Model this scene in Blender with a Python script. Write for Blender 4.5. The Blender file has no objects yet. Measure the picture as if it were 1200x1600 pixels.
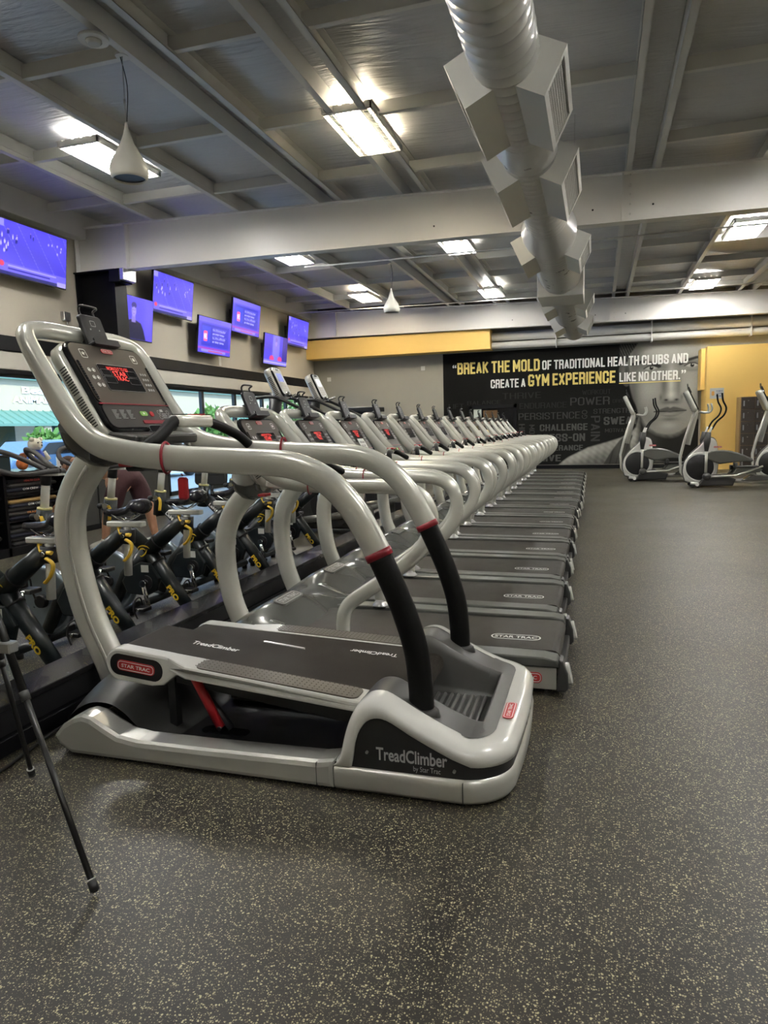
import bpy, math, random
import numpy as np
from mathutils import Vector, Matrix
random.seed(7)
S = bpy.context.scene
COL = S.collection
PI = math.pi

# ------------------------------------------------------------------ camera
cam_d = bpy.data.cameras.new('camera'); cam = bpy.data.objects.new('camera', cam_d); COL.objects.link(cam)
YAW, PITCH, ROLL, FPX = 0.299504585, 0.120061256, -0.0270972229, 1086.7
d = Vector((-math.sin(YAW)*math.cos(PITCH), math.cos(YAW)*math.cos(PITCH), -math.sin(PITCH)))
r = Vector((math.cos(YAW), math.sin(YAW), 0)); u = r.cross(d)
r2 = r*math.cos(ROLL)+u*math.sin(ROLL); u2 = u*math.cos(ROLL)-r*math.sin(ROLL)
cam.matrix_world = Matrix(((r2.x, u2.x, -d.x, 0), (r2.y, u2.y, -d.y, 0), (r2.z, u2.z, -d.z, 1.35), (0, 0, 0, 1)))
cam_d.sensor_fit = 'VERTICAL'; cam_d.sensor_height = 36; cam_d.lens = 36*FPX/1600
cam_d.clip_start = 0.05; cam_d.clip_end = 300
S.camera = cam
# ------------------------------------------------------------------ view, world, sun
vs = S.view_settings
vs.view_transform = 'Standard'; vs.look = 'None'; vs.gamma = 1; vs.use_curve_mapping = False
vs.exposure = 2.08
W = bpy.data.worlds.new('world'); S.world = W; W.use_nodes = True
bg = W.node_tree.nodes['Background']; bg.inputs[0].default_value = (0.50, 0.70, 1.0, 1); bg.inputs[1].default_value = .85
sd = bpy.data.lights.new('sun', 'SUN'); sd.energy = 1.15; sd.angle = 0.01; sd.color = (1, .95, .86)
so = bpy.data.objects.new('sun', sd); COL.objects.link(so); so.rotation_euler = (math.radians(20), math.radians(48), 0); so.location = (5, 0, 30)
LIGHT_STRENGTH = 42.0

# ------------------------------------------------------------------ materials
MATS = {}
def mat(name, col, rough=.5, metal=0, noise=0, nscale=20, bump=0, bscale=40, coat=0, emit=None, estr=0, spec=.5, stretch=None):
    if name in MATS: return MATS[name]
    m = bpy.data.materials.new(name); m.use_nodes = True; nt = m.node_tree; N = nt.nodes; L = nt.links
    b = N['Principled BSDF']; b.inputs['Roughness'].default_value = rough; b.inputs['Metallic'].default_value = metal
    b.inputs['Coat Weight'].default_value = coat; b.inputs['Specular IOR Level'].default_value = spec
    b.inputs['Base Color'].default_value = (*col, 1)
    if noise or bump:
        tc = N.new('ShaderNodeTexCoord'); mp = N.new('ShaderNodeMapping'); L.new(tc.outputs['Object'], mp.inputs[0])
        if stretch: mp.inputs['Scale'].default_value = stretch
    if noise:
        n = N.new('ShaderNodeTexNoise'); n.inputs['Scale'].default_value = nscale; n.inputs['Detail'].default_value = 4; L.new(mp.outputs[0], n.inputs['Vector'])
        mx = N.new('ShaderNodeMix'); mx.data_type = 'RGBA'; L.new(n.outputs['Fac'], mx.inputs[0])
        mx.inputs[6].default_value = (*[c*(1-noise) for c in col], 1); mx.inputs[7].default_value = (*[min(1, c*(1+noise)) for c in col], 1)
        L.new(mx.outputs[2], b.inputs['Base Color'])
        mr = N.new('ShaderNodeMapRange'); L.new(n.outputs['Fac'], mr.inputs[0]); mr.inputs[3].default_value = max(0.03, rough-.08); mr.inputs[4].default_value = min(1, rough+.08)
        L.new(mr.outputs[0], b.inputs['Roughness'])
    if bump:
        n2 = N.new('ShaderNodeTexNoise'); n2.inputs['Scale'].default_value = bscale; n2.inputs['Detail'].default_value = 3; L.new(mp.outputs[0], n2.inputs['Vector'])
        bp = N.new('ShaderNodeBump'); bp.inputs['Strength'].default_value = bump; bp.inputs['Distance'].default_value = .01
        L.new(n2.outputs['Fac'], bp.inputs['Height']); L.new(bp.outputs[0], b.inputs['Normal'])
    if emit:
        b.inputs['Emission Color'].default_value = (*emit, 1); b.inputs['Emission Strength'].default_value = estr
    MATS[name] = m
    return m
def mat_vcol(name, emit=0, rough=.6):
    if name in MATS: return MATS[name]
    m = bpy.data.materials.new(name); m.use_nodes = True; nt = m.node_tree; b = nt.nodes['Principled BSDF']
    a = nt.nodes.new('ShaderNodeAttribute'); a.attribute_name = 'Col'
    b.inputs['Roughness'].default_value = rough
    if emit:
        b.inputs['Base Color'].default_value = (.02, .02, .02, 1)
        nt.links.new(a.outputs['Color'], b.inputs['Emission Color']); b.inputs['Emission Strength'].default_value = emit
        b.inputs['Roughness'].default_value = .25
    else: nt.links.new(a.outputs['Color'], b.inputs['Base Color']); b.inputs['Specular IOR Level'].default_value = .15
    MATS[name] = m; return m
silver = mat('silver_paint', (.66, .66, .59), .24, .40, coat=.25)
silver_d = mat('silver_body', (.50, .50, .46), .30, .50, coat=.15)
white_gloss = mat('white_gloss_plastic', (.60, .60, .56), .22, coat=.4)
black_pl = mat('black_plastic', (.010, .010, .011), .42, 0, .25, 12)
black_gl = mat('gloss_black', (.008, .008, .009), .12)
grip = mat('black_foam_grip', (.004, .004, .004), .5, 0, .2, 30, bump=.1, bscale=300, spec=.2)
grey_hood = mat('grey_hood_plastic', (.15, .152, .14), .26, .45, coat=.15)
grey_dk = mat('dark_grey_plastic', (.045, .045, .043), .40, .1, .15, 10)
grey_cap = mat('side_cap_plastic', (.09, .093, .085), .33, .15, .12, 9)
belt_m = mat('running_belt_rubber', (.034, .030, .025), .5, 0, .18, 9, bump=.25, bscale=420, spec=.25)
belt_t = mat('treadle_belt_rubber', (.026, .0215, .017), .6, 0, .12, 9, bump=.3, bscale=380, spec=.15)
step_m = mat('studded_step_plastic', (.075, .064, .05), .42, 0, .12, 9)
face_m = mat('console_face', (.075, .062, .050), .38, .25, .06, 9)
face_lo = mat('console_lower_face', (.03, .028, .026), .38, .1, .06, 9)
red_m = mat('red_plastic', (.42, .02, .025), .35, 0, .08, 9)
red_dk = mat('dark_red_trim', (.22, .008, .018), .35)
red_badge = mat('red_badge', (.50, .03, .03), .35)
white_ink = mat('white_ink', (.8, .8, .78), .5)
grey_ink = mat('grey_ink', (.42, .42, .42), .5)
yellow_ink = mat('yellow_ink', (.80, .55, .03), .5)
green_btn = mat('green_button', (.25, .5, .12), .35)
led_m = mat('red_led', (.1, 0, 0), .4, emit=(1, .06, .05), estr=.38)
chrome = mat('chrome', (.75, .75, .75), .13, 1)
steel = mat('brushed_steel', (.5, .5, .5), .3, .9, .1, 20)
bike_m = mat('bike_frame_paint', (.010, .014, .015), .33, 0)
bike_w = mat('bike_post_white', (.62, .62, .56), .38, 0, .05, 8)
fly_m = mat('flywheel_silver_blue', (.30, .36, .42), .3, .7, .1, 6)
yellow_l = mat('yellow_lever', (.75, .48, .04), .4)
vinyl = mat('black_vinyl', (.015, .015, .022), .22, 0, .2, 14)
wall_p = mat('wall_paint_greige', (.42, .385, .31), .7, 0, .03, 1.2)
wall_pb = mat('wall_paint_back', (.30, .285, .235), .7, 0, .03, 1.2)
yellow_p = mat('yellow_wall_paint', (.80, .53, .15), .65, 0, .03, 1.0)
white_p = mat('white_steel_paint', (.66, .65, .61), .38, 0, .03, 2)
white_b = mat('white_beam_paint', (.78, .76, .72), .38, 0, .03, 1.5)
duct_m = mat('duct_paint', (.60, .60, .585), .30, .45, .05, 4)
box_m = mat('diffuser_paint', (.68, .67, .62), .42, .1, .04, 4)
black_p = mat('black_paint', (.004, .004, .005), .5, 0, .2, 4, spec=.2)
ledge_m = mat('ledge_laminate', (.006, .0055, .007), .25, 0, .35, 3, coat=.2)
shade_m = mat('roller_shade_fabric', (.45, .43, .37), .8, 0, .04, 3)

# ceiling insulation: white film with long wrinkles
def deck_mat():
    m = bpy.data.materials.new('ceiling_insulation_film'); m.use_nodes = True; nt = m.node_tree; N = nt.nodes; L = nt.links; b = N['Principled BSDF']
    tc = N.new('ShaderNodeTexCoord'); mp = N.new('ShaderNodeMapping'); mp.inputs['Scale'].default_value = (.8, 5.5, 1); L.new(tc.outputs['Object'], mp.inputs[0])
    n = N.new('ShaderNodeTexNoise'); n.inputs['Scale'].default_value = 2.2; n.inputs['Detail'].default_value = 7; n.inputs['Distortion'].default_value = .6; L.new(mp.outputs[0], n.inputs[0])
    bp = N.new('ShaderNodeBump'); bp.inputs['Strength'].default_value = .55; bp.inputs['Distance'].default_value = .05; L.new(n.outputs['Fac'], bp.inputs['Height']); L.new(bp.outputs[0], b.inputs['Normal'])
    n2 = N.new('ShaderNodeTexNoise'); n2.inputs['Scale'].default_value = .7; L.new(tc.outputs['Object'], n2.inputs[0])
    cr = N.new('ShaderNodeValToRGB'); cr.color_ramp.elements[0].color = (.48, .487, .51, 1); cr.color_ramp.elements[1].color = (.62, .615, .60, 1); L.new(n2.outputs['Fac'], cr.inputs[0]); L.new(cr.outputs[0], b.inputs['Base Color'])
    b.inputs['Roughness'].default_value = .38; b.inputs['Metallic'].default_value = .15
    return m
deck_m = deck_mat()
# rubber floor with yellowish flecks
def floor_mat():
    m = bpy.data.materials.new('flecked_rubber'); m.use_nodes = True; nt = m.node_tree; N = nt.nodes; L = nt.links; b = N['Principled BSDF']
    tc = N.new('ShaderNodeTexCoord')
    big = N.new('ShaderNodeTexNoise'); big.inputs['Scale'].default_value = 1.3; big.inputs['Detail'].default_value = 5; L.new(tc.outputs['Object'], big.inputs[0])
    base = N.new('ShaderNodeValToRGB'); base.color_ramp.elements[0].color = (.010, .0082, .0065, 1); base.color_ramp.elements[1].color = (.022, .0185, .0150, 1)
    base.color_ramp.elements[0].position = .3; base.color_ramp.elements[1].position = .7
    L.new(big.outputs['Fac'], base.inputs[0])
    cur = base.outputs[0]
    for sc, thr, rad, colr in ((165, .74, .40, (.34, .31, .18)), (290, .80, .42, (.20, .18, .11)), (120, .93, .36, (.42, .38, .22))):
        v = N.new('ShaderNodeTexVoronoi'); v.inputs['Scale'].default_value = sc; v.inputs['Randomness'].default_value = 1
        nd = N.new('ShaderNodeTexNoise'); nd.inputs['Scale'].default_value = sc*2.2; L.new(tc.outputs['Object'], nd.inputs[0])
        mxv = N.new('ShaderNodeMix'); mxv.data_type = 'VECTOR'; mxv.inputs[0].default_value = .0035; L.new(tc.outputs['Object'], mxv.inputs[4]); L.new(nd.outputs['Color'], mxv.inputs[5])
        L.new(mxv.outputs[1], v.inputs['Vector'])
        sep = N.new('ShaderNodeSeparateColor'); L.new(v.outputs['Color'], sep.inputs[0])
        g = N.new('ShaderNodeMath'); g.operation = 'GREATER_THAN'; g.inputs[1].default_value = thr; L.new(sep.outputs[0], g.inputs[0])
        l = N.new('ShaderNodeMath'); l.operation = 'LESS_THAN'; l.inputs[1].default_value = rad; L.new(v.outputs['Distance'], l.inputs[0])
        mu = N.new('ShaderNodeMath'); mu.operation = 'MULTIPLY'; L.new(g.outputs[0], mu.inputs[0]); L.new(l.outputs[0], mu.inputs[1])
        mx = N.new('ShaderNodeMix'); mx.data_type = 'RGBA'; L.new(mu.outputs[0], mx.inputs[0]); L.new(cur, mx.inputs[6]); mx.inputs[7].default_value = (*colr, 1)
        cur = mx.outputs[2]
    L.new(cur, b.inputs['Base Color'])
    rr = N.new('ShaderNodeMapRange'); L.new(big.outputs['Fac'], rr.inputs[0]); rr.inputs[3].default_value = .36; rr.inputs[4].default_value = .52; L.new(rr.outputs[0], b.inputs['Roughness'])
    nb = N.new('ShaderNodeTexNoise'); nb.inputs['Scale'].default_value = 160; L.new(tc.outputs['Object'], nb.inputs[0])
    bp = N.new('ShaderNodeBump'); bp.inputs['Strength'].default_value = .25; bp.inputs['Distance'].default_value = .003; L.new(nb.outputs['Fac'], bp.inputs['Height']); L.new(bp.outputs[0], b.inputs['Normal'])
    return m
floor_m = floor_mat()

# ------------------------------------------------------------------ mesh builder
class MB:
    def __init__(s): s.v = []; s.f = []; s.sm = []
    def add(s, vs, fs, smooth=False):
        o = len(s.v); s.v.extend([tuple(p) for p in vs])
        for f in fs: s.f.append([i+o for i in f]); s.sm.append(smooth)
        return s
    def box(s, x0, x1, y0, y1, z0, z1, b=0, M=None):
        if x0 > x1: x0, x1 = x1, x0
        if y0 > y1: y0, y1 = y1, y0
        if z0 > z1: z0, z1 = z1, z0
        if b <= 0:
            V = [(x, y, z) for x in (x0, x1) for y in (y0, y1) for z in (z0, z1)]
            F = [(0, 1, 3, 2), (4, 6, 7, 5), (0, 4, 5, 1), (2, 3, 7, 6), (0, 2, 6, 4), (1, 5, 7, 3)]
        else:
            b = min(b, (x1-x0)*.49, (y1-y0)*.49, (z1-z0)*.49)
            V = []; idx = {}
            for sx in (0, 1):
                for sy in (0, 1):
                    for sz in (0, 1):
                        X = (x0, x1)[sx]; Y = (y0, y1)[sy]; Z = (z0, z1)[sz]; dx = b*(1-2*sx); dy = b*(1-2*sy); dz = b*(1-2*sz)
                        idx[sx, sy, sz] = len(V); V += [(X, Y+dy, Z+dz), (X+dx, Y, Z+dz), (X+dx, Y+dy, Z)]
            F = []
            for a in range(3):
                for sd in (0, 1):
                    c = []
                    for p, q in ((0, 0), (1, 0), (1, 1), (0, 1)):
                        k = [0, 0, 0]; k[a] = sd; k[(a+1) % 3] = p; k[(a+2) % 3] = q; c.append(idx[tuple(k)]+a)
                    F.append(c if sd else c[::-1])
            for a in range(3):
                p, q = (a+1) % 3, (a+2) % 3
                for sp in (0, 1):
                    for sq in (0, 1):
                        k0 = [0]*3; k1 = [0]*3; k0[a] = 0; k1[a] = 1; k0[p] = k1[p] = sp; k0[q] = k1[q] = sq
                        F.append([idx[tuple(k0)]+p, idx[tuple(k1)]+p, idx[tuple(k1)]+q, idx[tuple(k0)]+q])
            for k, i in idx.items(): F.append([i, i+1, i+2])
        if M is not None: V = [tuple(M @ Vector(p)) for p in V]
        return s.add(V, F)
    def slab(s, F, a0, a1, b0, b1, c0, c1, rad=.02, seg=4, bev=0, smooth=False):
        # rounded rectangle in the plane of F, thick along its normal
        ring = []
        rad = min(rad, (a1-a0)/2-1e-5, (b1-b0)/2-1e-5)
        def rr(ins):
            out = []
            r_ = max(rad-ins, 1e-4)
            for cx, cy, t0 in ((a1-rad, b1-rad, 0), (a0+rad, b1-rad, 90), (a0+rad, b0+rad, 180), (a1-rad, b0+rad, 270)):
                for i in range(seg+1):
                    t = math.radians(t0+90*i/seg); out.append((cx+r_*math.cos(t), cy+r_*math.sin(t)))
            return out
        lv = [(0, c0), (0, c1)] if not bev else [(bev, c0), (0, c0+bev*math.copysign(1, c1-c0)), (0, c1-bev*math.copysign(1, c1-c0)), (bev, c1)]
        V = []; n = 4*(seg+1)
        for ins, c in lv: V += [F(a, b, c) for a, b in rr(ins)]
        Fs = []
        for l in range(len(lv)-1):
            for i in range(n): j = (i+1) % n; Fs.append((l*n+i, l*n+j, (l+1)*n+j, (l+1)*n+i))
        s.add(V, Fs, smooth); o = len(s.v)-len(V)
        s.f.append([o+i for i in range(n)][::-1]); s.sm.append(False)
        s.f.append([o+(len(lv)-1)*n+i for i in range(n)]); s.sm.append(False)
        return s
    def tube(s, P, rad, seg=10, cap=True, smooth=True, b=None, flat=2.0):
        # sweep: rad = number or (w,h) or list ; w along the binormal b0, h along the normal
        P = [Vector(p) for p in P]; n = len(P)
        R = rad if isinstance(rad, list) else [rad]*n
        R = [(q, q) if not isinstance(q, (tuple, list)) else q for q in R]
        T = [(P[min(i+1, n-1)]-P[max(i-1, 0)]).normalized() for i in range(n)]
        B = Vector(b) if b else (Vector((0, 0, 1)) if abs(T[0].z) < .9 else Vector((0, 1, 0)))
        V = []
        for i in range(n):
            B = (B-T[i]*B.dot(T[i])); B.normalize(); Nn = T[i].cross(B)
            for k in range(seg):
                t = 2*PI*k/seg; c, q = math.cos(t), math.sin(t)
                if flat != 2: c = math.copysign(abs(c)**(2/flat), c); q = math.copysign(abs(q)**(2/flat), q)
                V.append(P[i]+B*(c*R[i][0])+Nn*(q*R[i][1]))
        F = [(i*seg+k, i*seg+(k+1) % seg, (i+1)*seg+(k+1) % seg, (i+1)*seg+k) for i in range(n-1) for k in range(seg)]
        s.add(V, F, smooth); o = len(s.v)-len(V)
        if cap:
            s.f.append([o+k for k in range(seg)][::-1]); s.sm.append(False)
            s.f.append([o+(n-1)*seg+k for k in range(seg)]); s.sm.append(False)
        return s
    def cyl(s, p, q, r0, r1=None, seg=14, smooth=True):
        r1 = r0 if r1 is None else r1
        return s.tube([p, q], [r0, r1], seg, True, smooth)
    def lathe(s, prof, c=(0, 0, 0), ax='z', seg=24, smooth=True):
        V = []
        for rr_, h in prof:
            for k in range(seg):
                t = 2*PI*k/seg; a, b = rr_*math.cos(t), rr_*math.sin(t)
                V.append({'z': (c[0]+a, c[1]+b, c[2]+h), 'y': (c[0]+a, c[1]+h, c[2]+b), 'x': (c[0]+h, c[1]+a, c[2]+b)}[ax])
        n = len(prof)
        F = [(i*seg+k, i*seg+(k+1) % seg, (i+1)*seg+(k+1) % seg, (i+1)*seg+k) for i in range(n-1) for k in range(seg)]
        s.add(V, F, smooth); o = len(s.v)-len(V)
        s.f.append([o+k for k in range(seg)][::-1]); s.sm.append(False)
        s.f.append([o+(n-1)*seg+k for k in range(seg)]); s.sm.append(False)
        return s
    def prism(s, pts, d0, d1, ax='y', bev=0, M=None):
        # polygon extruded; ax y: pts (x,z); ax x: (y,z); ax z: (x,y)
        n = len(pts)
        area = sum(pts[i][0]*pts[(i+1) % n][1]-pts[(i+1) % n][0]*pts[i][1] for i in range(n))
        if area < 0: pts = pts[::-1]
        def ins(b_):
            out = []
            for i in range(n):
                p0 = Vector(pts[i-1]); p1 = Vector(pts[i]); p2 = Vector(pts[(i+1) % n])
                e1 = (p1-p0).normalized(); e2 = (p2-p1).normalized(); n1 = Vector((-e1.y, e1.x)); n2 = Vector((-e2.y, e2.x))
                m_ = n1+n2; L_ = m_.length
                if L_ < 1e-4: out.append(tuple(p1)); continue
                m_ /= L_; out.append(tuple(p1+m_*b_/max(.4, m_.dot(n1))))
            return out
        sg = 1 if d1 > d0 else -1
        lv = [(pts, d0), (pts, d1)] if not bev else [(ins(bev), d0), (ins(bev*.3), d0+sg*bev*.3), (pts, d0+sg*bev), (pts, d1-sg*bev), (ins(bev*.3), d1-sg*bev*.3), (ins(bev), d1)]
        V = []
        for pl, dd in lv:
            for a, b_ in pl: V.append({'y': (a, dd, b_), 'x': (dd, a, b_), 'z': (a, b_, dd)}[ax])
        F = [(l*n+i, l*n+(i+1) % n, (l+1)*n+(i+1) % n, (l+1)*n+i) for l in range(len(lv)-1) for i in range(n)]
        F += [list(range(n))[::-1], [(len(lv)-1)*n+i for i in range(n)]]
        if M is not None: V = [tuple(M @ Vector(p)) for p in V]
        return s.add(V, F)
    def grid(s, rows, smooth=True):
        n = len(rows); m_ = len(rows[0]); V = [p for rw in rows for p in rw]
        return s.add(V, [(i*m_+j, i*m_+j+1, (i+1)*m_+j+1, (i+1)*m_+j) for i in range(n-1) for j in range(m_-1)], smooth)
    def sphere(s, c, r_, sc=(1, 1, 1), seg=14, rings=9):
        rows = []
        for i in range(rings+1):
            t = PI*i/rings
            rows.append([(c[0]+r_*sc[0]*math.sin(t)*math.cos(2*PI*k/seg), c[1]+r_*sc[1]*math.sin(t)*math.sin(2*PI*k/seg), c[2]+r_*sc[2]*math.cos(t)) for k in range(seg+1)])
        return s.grid(rows)
    def xf(s, M):
        s.v = [tuple(M @ Vector(p)) for p in s.v]; return s
    def mirror_y(s, y=0):
        s.v = [(p[0], 2*y-p[1], p[2]) for p in s.v]; s.f = [f[::-1] for f in s.f]; return s
def fix(me):
    import bmesh
    bm = bmesh.new(); bm.from_mesh(me); bmesh.ops.recalc_face_normals(bm, faces=bm.faces); bm.to_mesh(me); bm.free()
def obj(name, mb, m, parent=None, kind=None, recalc=True, label=None, loc=None):
    me = bpy.data.meshes.new(name)
    off = Vector((0, 0, 0))
    if parent is not None:
        p = parent
        while p is not None: off += p.location; p = p.parent
    if loc is not None: off = off+Vector(loc)
    V = [(a-off.x, b-off.y, c-off.z) for a, b, c in mb.v]
    me.from_pydata(V, [], mb.f); me.polygons.foreach_set('use_smooth', mb.sm)
    if recalc: fix(me)
    me.materials.append(m)
    o = bpy.data.objects.new(name, me); COL.objects.link(o)
    if parent is not None: o.parent = parent
    if loc is not None: o.location = loc
    if kind: o['kind'] = kind
    if label: o['label'] = label
    return o
def tag(o, label, cat, group=None, kind=None):
    o['label'] = label; o['category'] = cat
    if group: o['group'] = group
    if kind: o['kind'] = kind
    return o
def thing(name, label, cat, loc=(0, 0, 0), group=None):
    o = bpy.data.objects.new(name, None); COL.objects.link(o); o.location = loc; o.empty_display_size = .1
    return tag(o, label, cat, group)
def struct(name, mb, m): return obj(name, mb, m, kind='structure')
KIDS = {}
def dup(root, loc=None, label=None, rotz=None):
    kids = {}
    for o in COL.objects:
        if o.parent: kids.setdefault(o.parent.name, []).append(o)
    def cp(o, par):
        c = o.copy(); COL.objects.link(c)
        if par is not None: c.parent = par
        for k in kids.get(o.name, []): cp(k, c)
        return c
    c = cp(root, None)
    if loc is not None: c.location = loc
    if rotz is not None: c.rotation_euler = (0, 0, rotz)
    if label: c['label'] = label
    return c
def smooth_path(P, k=5):
    P = [Vector(p) for p in P]; out = []
    for i in range(len(P)-1):
        p0, p1, p2, p3 = P[max(i-1, 0)], P[i], P[i+1], P[min(i+2, len(P)-1)]
        for j in range(k):
            t = j/k
            out.append(.5*((2*p1)+(p2-p0)*t+(2*p0-5*p1+4*p2-p3)*t*t+(3*p1-p0-3*p2+p3)*t**3))
    out.append(P[-1]); return out
def frame(O, U, V, N):
    O, U, V, N = Vector(O), Vector(U).normalized(), Vector(V).normalized(), Vector(N).normalized()
    return lambda a, b, c=0: tuple(O+U*a+V*b+N*c)
TXT = {}
def text_geo(s_, bold=0.0):
    if (s_, bold) in TXT: return TXT[s_, bold]
    cu = bpy.data.curves.new('lettering', 'FONT'); cu.body = s_; cu.size = 1; cu.offset = bold; cu.resolution_u = 3
    o = bpy.data.objects.new('lettering', cu); COL.objects.link(o)
    dg = bpy.context.evaluated_depsgraph_get(); dg.update(); e = o.evaluated_get(dg); me = e.to_mesh()
    V = [tuple(v.co) for v in me.vertices]; F = [tuple(p.vertices) for p in me.polygons]; e.to_mesh_clear()
    bpy.data.objects.remove(o); bpy.data.curves.remove(cu)
    xs = [v[0] for v in V]; ys = [v[1] for v in V]
    TXT[s_, bold] = (V, F, min(xs), max(xs), min(ys), max(ys)); return TXT[s_, bold]
def text(mb, s_, F, a0, a1, b0, b1, c=.001, bold=.0):
    V, Fa, x0, x1, y0, y1 = text_geo(s_, bold)
    mb.add([F(a0+(v[0]-x0)/(x1-x0)*(a1-a0), b0+(v[1]-y0)/(y1-y0)*(b1-b0), c) for v in V], Fa)
    return mb
SF = {'A': (1, [[(0, 0), (.5, 1), (1, 0)], [(.22, .27), (.78, .27)]]), 'B': (1, [[(0, 0), (0, 1), (.72, 1), (.95, .9), (.95, .62), (.72, .53), (0, .53)], [(.72, .53), (1, .43), (1, .1), (.75, 0), (0, 0)]]),
 'C': (1, [[(1, .7), (1, .88), (.75, 1), (.25, 1), (0, .88), (0, .12), (.25, 0), (.75, 0), (1, .12), (1, .3)]]), 'D': (1, [[(0, 0), (0, 1), (.7, 1), (1, .86), (1, .14), (.7, 0), (0, 0)]]),
 'E': (.85, [[(1, 1), (0, 1), (0, 0), (1, 0)], [(0, .52), (.85, .52)]]), 'F': (.85, [[(1, 1), (0, 1), (0, 0)], [(0, .5), (.85, .5)]]), 'G': (1.05, [[(1, .80), (1, .88), (.75, 1), (.25, 1), (0, .88), (0, .12), (.25, 0), (.75, 0), (1, .12), (1, .42), (.62, .42)]]),
 'H': (1, [[(0, 0), (0, 1)], [(1, 0), (1, 1)], [(0, .52), (1, .52)]]), 'I': (0, [[(0, 0), (0, 1)]]), 'K': (1, [[(0, 0), (0, 1)], [(1, 1), (.05, .45)], [(.3, .58), (1, 0)]]), 'L': (.8, [[(0, 1), (0, 0), (1, 0)]]),
 'M': (1.35, [[(0, 0), (0, 1), (.5, .25), (1, 1), (1, 0)]]), 'N': (1, [[(0, 0), (0, 1), (1, 0), (1, 1)]]), 'O': (1, [[(0, .12), (0, .88), (.25, 1), (.75, 1), (1, .88), (1, .12), (.75, 0), (.25, 0), (0, .12)]]),
 'P': (1, [[(0, 0), (0, 1), (.75, 1), (1, .9), (1, .55), (.75, .45), (0, .45)]]), 'R': (1, [[(0, 0), (0, 1), (.75, 1), (1, .9), (1, .6), (.75, .5), (0, .5)], [(.7, .5), (1, .38), (1, 0)]]),
 'S': (1, [[(1, .72), (1, .88), (.75, 1), (.25, 1), (0, .88), (0, .66), (.2, .56), (.8, .44), (1, .34), (1, .12), (.75, 0), (.25, 0), (0, .12), (0, .28)]]), 'T': (.95, [[(0, 1), (1, 1)], [(.5, 1), (.5, 0)]]),
 'U': (1, [[(0, 1), (0, .12), (.25, 0), (.75, 0), (1, .12), (1, 1)]]), 'V': (1, [[(0, 1), (.5, 0), (1, 1)]]), 'W': (1.5, [[(0, 1), (.25, 0), (.5, .8), (.75, 0), (1, 1)]]), 'X': (1, [[(0, 0), (1, 1)], [(0, 1), (1, 0)]]), 'Y': (1, [[(0, 1), (.5, .45), (1, 1)], [(.5, .45), (.5, 0)]]),
 '.': (0, [[(0, .0), (0, .03)]]), '-': (.5, [[(0, .48), (1, .48)]]), '\u201c': (.45, [[(0, .75), (.15, 1)], [(.8, .75), (.95, 1)]]), '\u201d': (.45, [[(0, .75), (.15, 1)], [(.8, .75), (.95, 1)]])}
def stroke_text(mb, s_, F, a0, a1, b0, b1, c=.001, th=.15):
    # condensed block capitals from thick strokes
    W0 = .34; x = 0; segs = []; t2 = th/2
    for ch in s_:
        if ch == ' ': x += .20; continue
        w_, P = SF[ch]; w_ *= W0
        for pl in P:
            pts = [(x+t2+p[0]*w_, t2+p[1]*(1-th)) for p in pl]
            for i in range(len(pts)-1):
                p, q = Vector(pts[i]), Vector(pts[i+1]); dd = (q-p).normalized(); e = dd*t2*(.98 if abs(dd.x) < .01 or abs(dd.y) < .01 else .45); n_ = Vector((-dd.y, dd.x))*t2
                if i == 0 and not (abs(dd.x) < .01 or abs(dd.y) < .01): pass
                segs.append([p-e+n_, p-e-n_, q+e-n_, q+e+n_])
        x += w_+th+.075
    x -= .075
    for k_, sg_ in enumerate(segs): mb.add([F(a0+v.x/x*(a1-a0), b0+min(1, max(0, v.y))*(b1-b0), c+.00002*k_) for v in sg_], [(0, 1, 2, 3)])
    return mb
def ring(mb, F, a0, a1, b0, b1, rad, w, c, seg=5):
    # flat outline of a rounded rectangle
    def rr(ins):
        out = []; r_ = max(rad-ins, 1e-4)
        for cx, cy, t0 in ((a1-rad, b1-rad, 0), (a0+rad, b1-rad, 90), (a0+rad, b0+rad, 180), (a1-rad, b0+rad, 270)):
            for i in range(seg+1):
                t = math.radians(t0+90*i/seg); out.append(F(cx+r_*math.cos(t), cy+r_*math.sin(t), c))
        return out
    A, B = rr(0), rr(w); n = len(A)
    mb.add(A+B, [(i, (i+1) % n, n+(i+1) % n, n+i) for i in range(n)])
def badge(parent, F, a, b, w, h, c=.001, plate=red_badge, ink=white_ink, s_='STAR TRAC'):
    m1 = MB(); m1.slab(F, a-w/2, a+w/2, b-h/2, b+h/2, c-.001, c+.0015, rad=h*.42, seg=5); p = obj('badge', m1, plate, parent)
    m2 = MB(); ring(m2, F, a-w/2+h*.09, a+w/2-h*.09, b-h/2+h*.09, b+h/2-h*.09, h*.33, h*.07, c+.0022)
    text(m2, s_, F, a-w*.38, a+w*.38, b-h*.17, b+h*.17, c+.0022, .02); obj('lettering', m2, ink, p)
    return p

# ================================================================== STRUCTURE
XL, YB, XR, YF = -8.91, 21.5, 9.0, -5.0
def zb(x): return 5.0-.0245*(x+8.9)      # level of the purlin seats (roof falls to the right)
struct('floor', MB().box(XL-.2, XR, YF, YB+.2, -.1, 0), floor_m)
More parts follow.
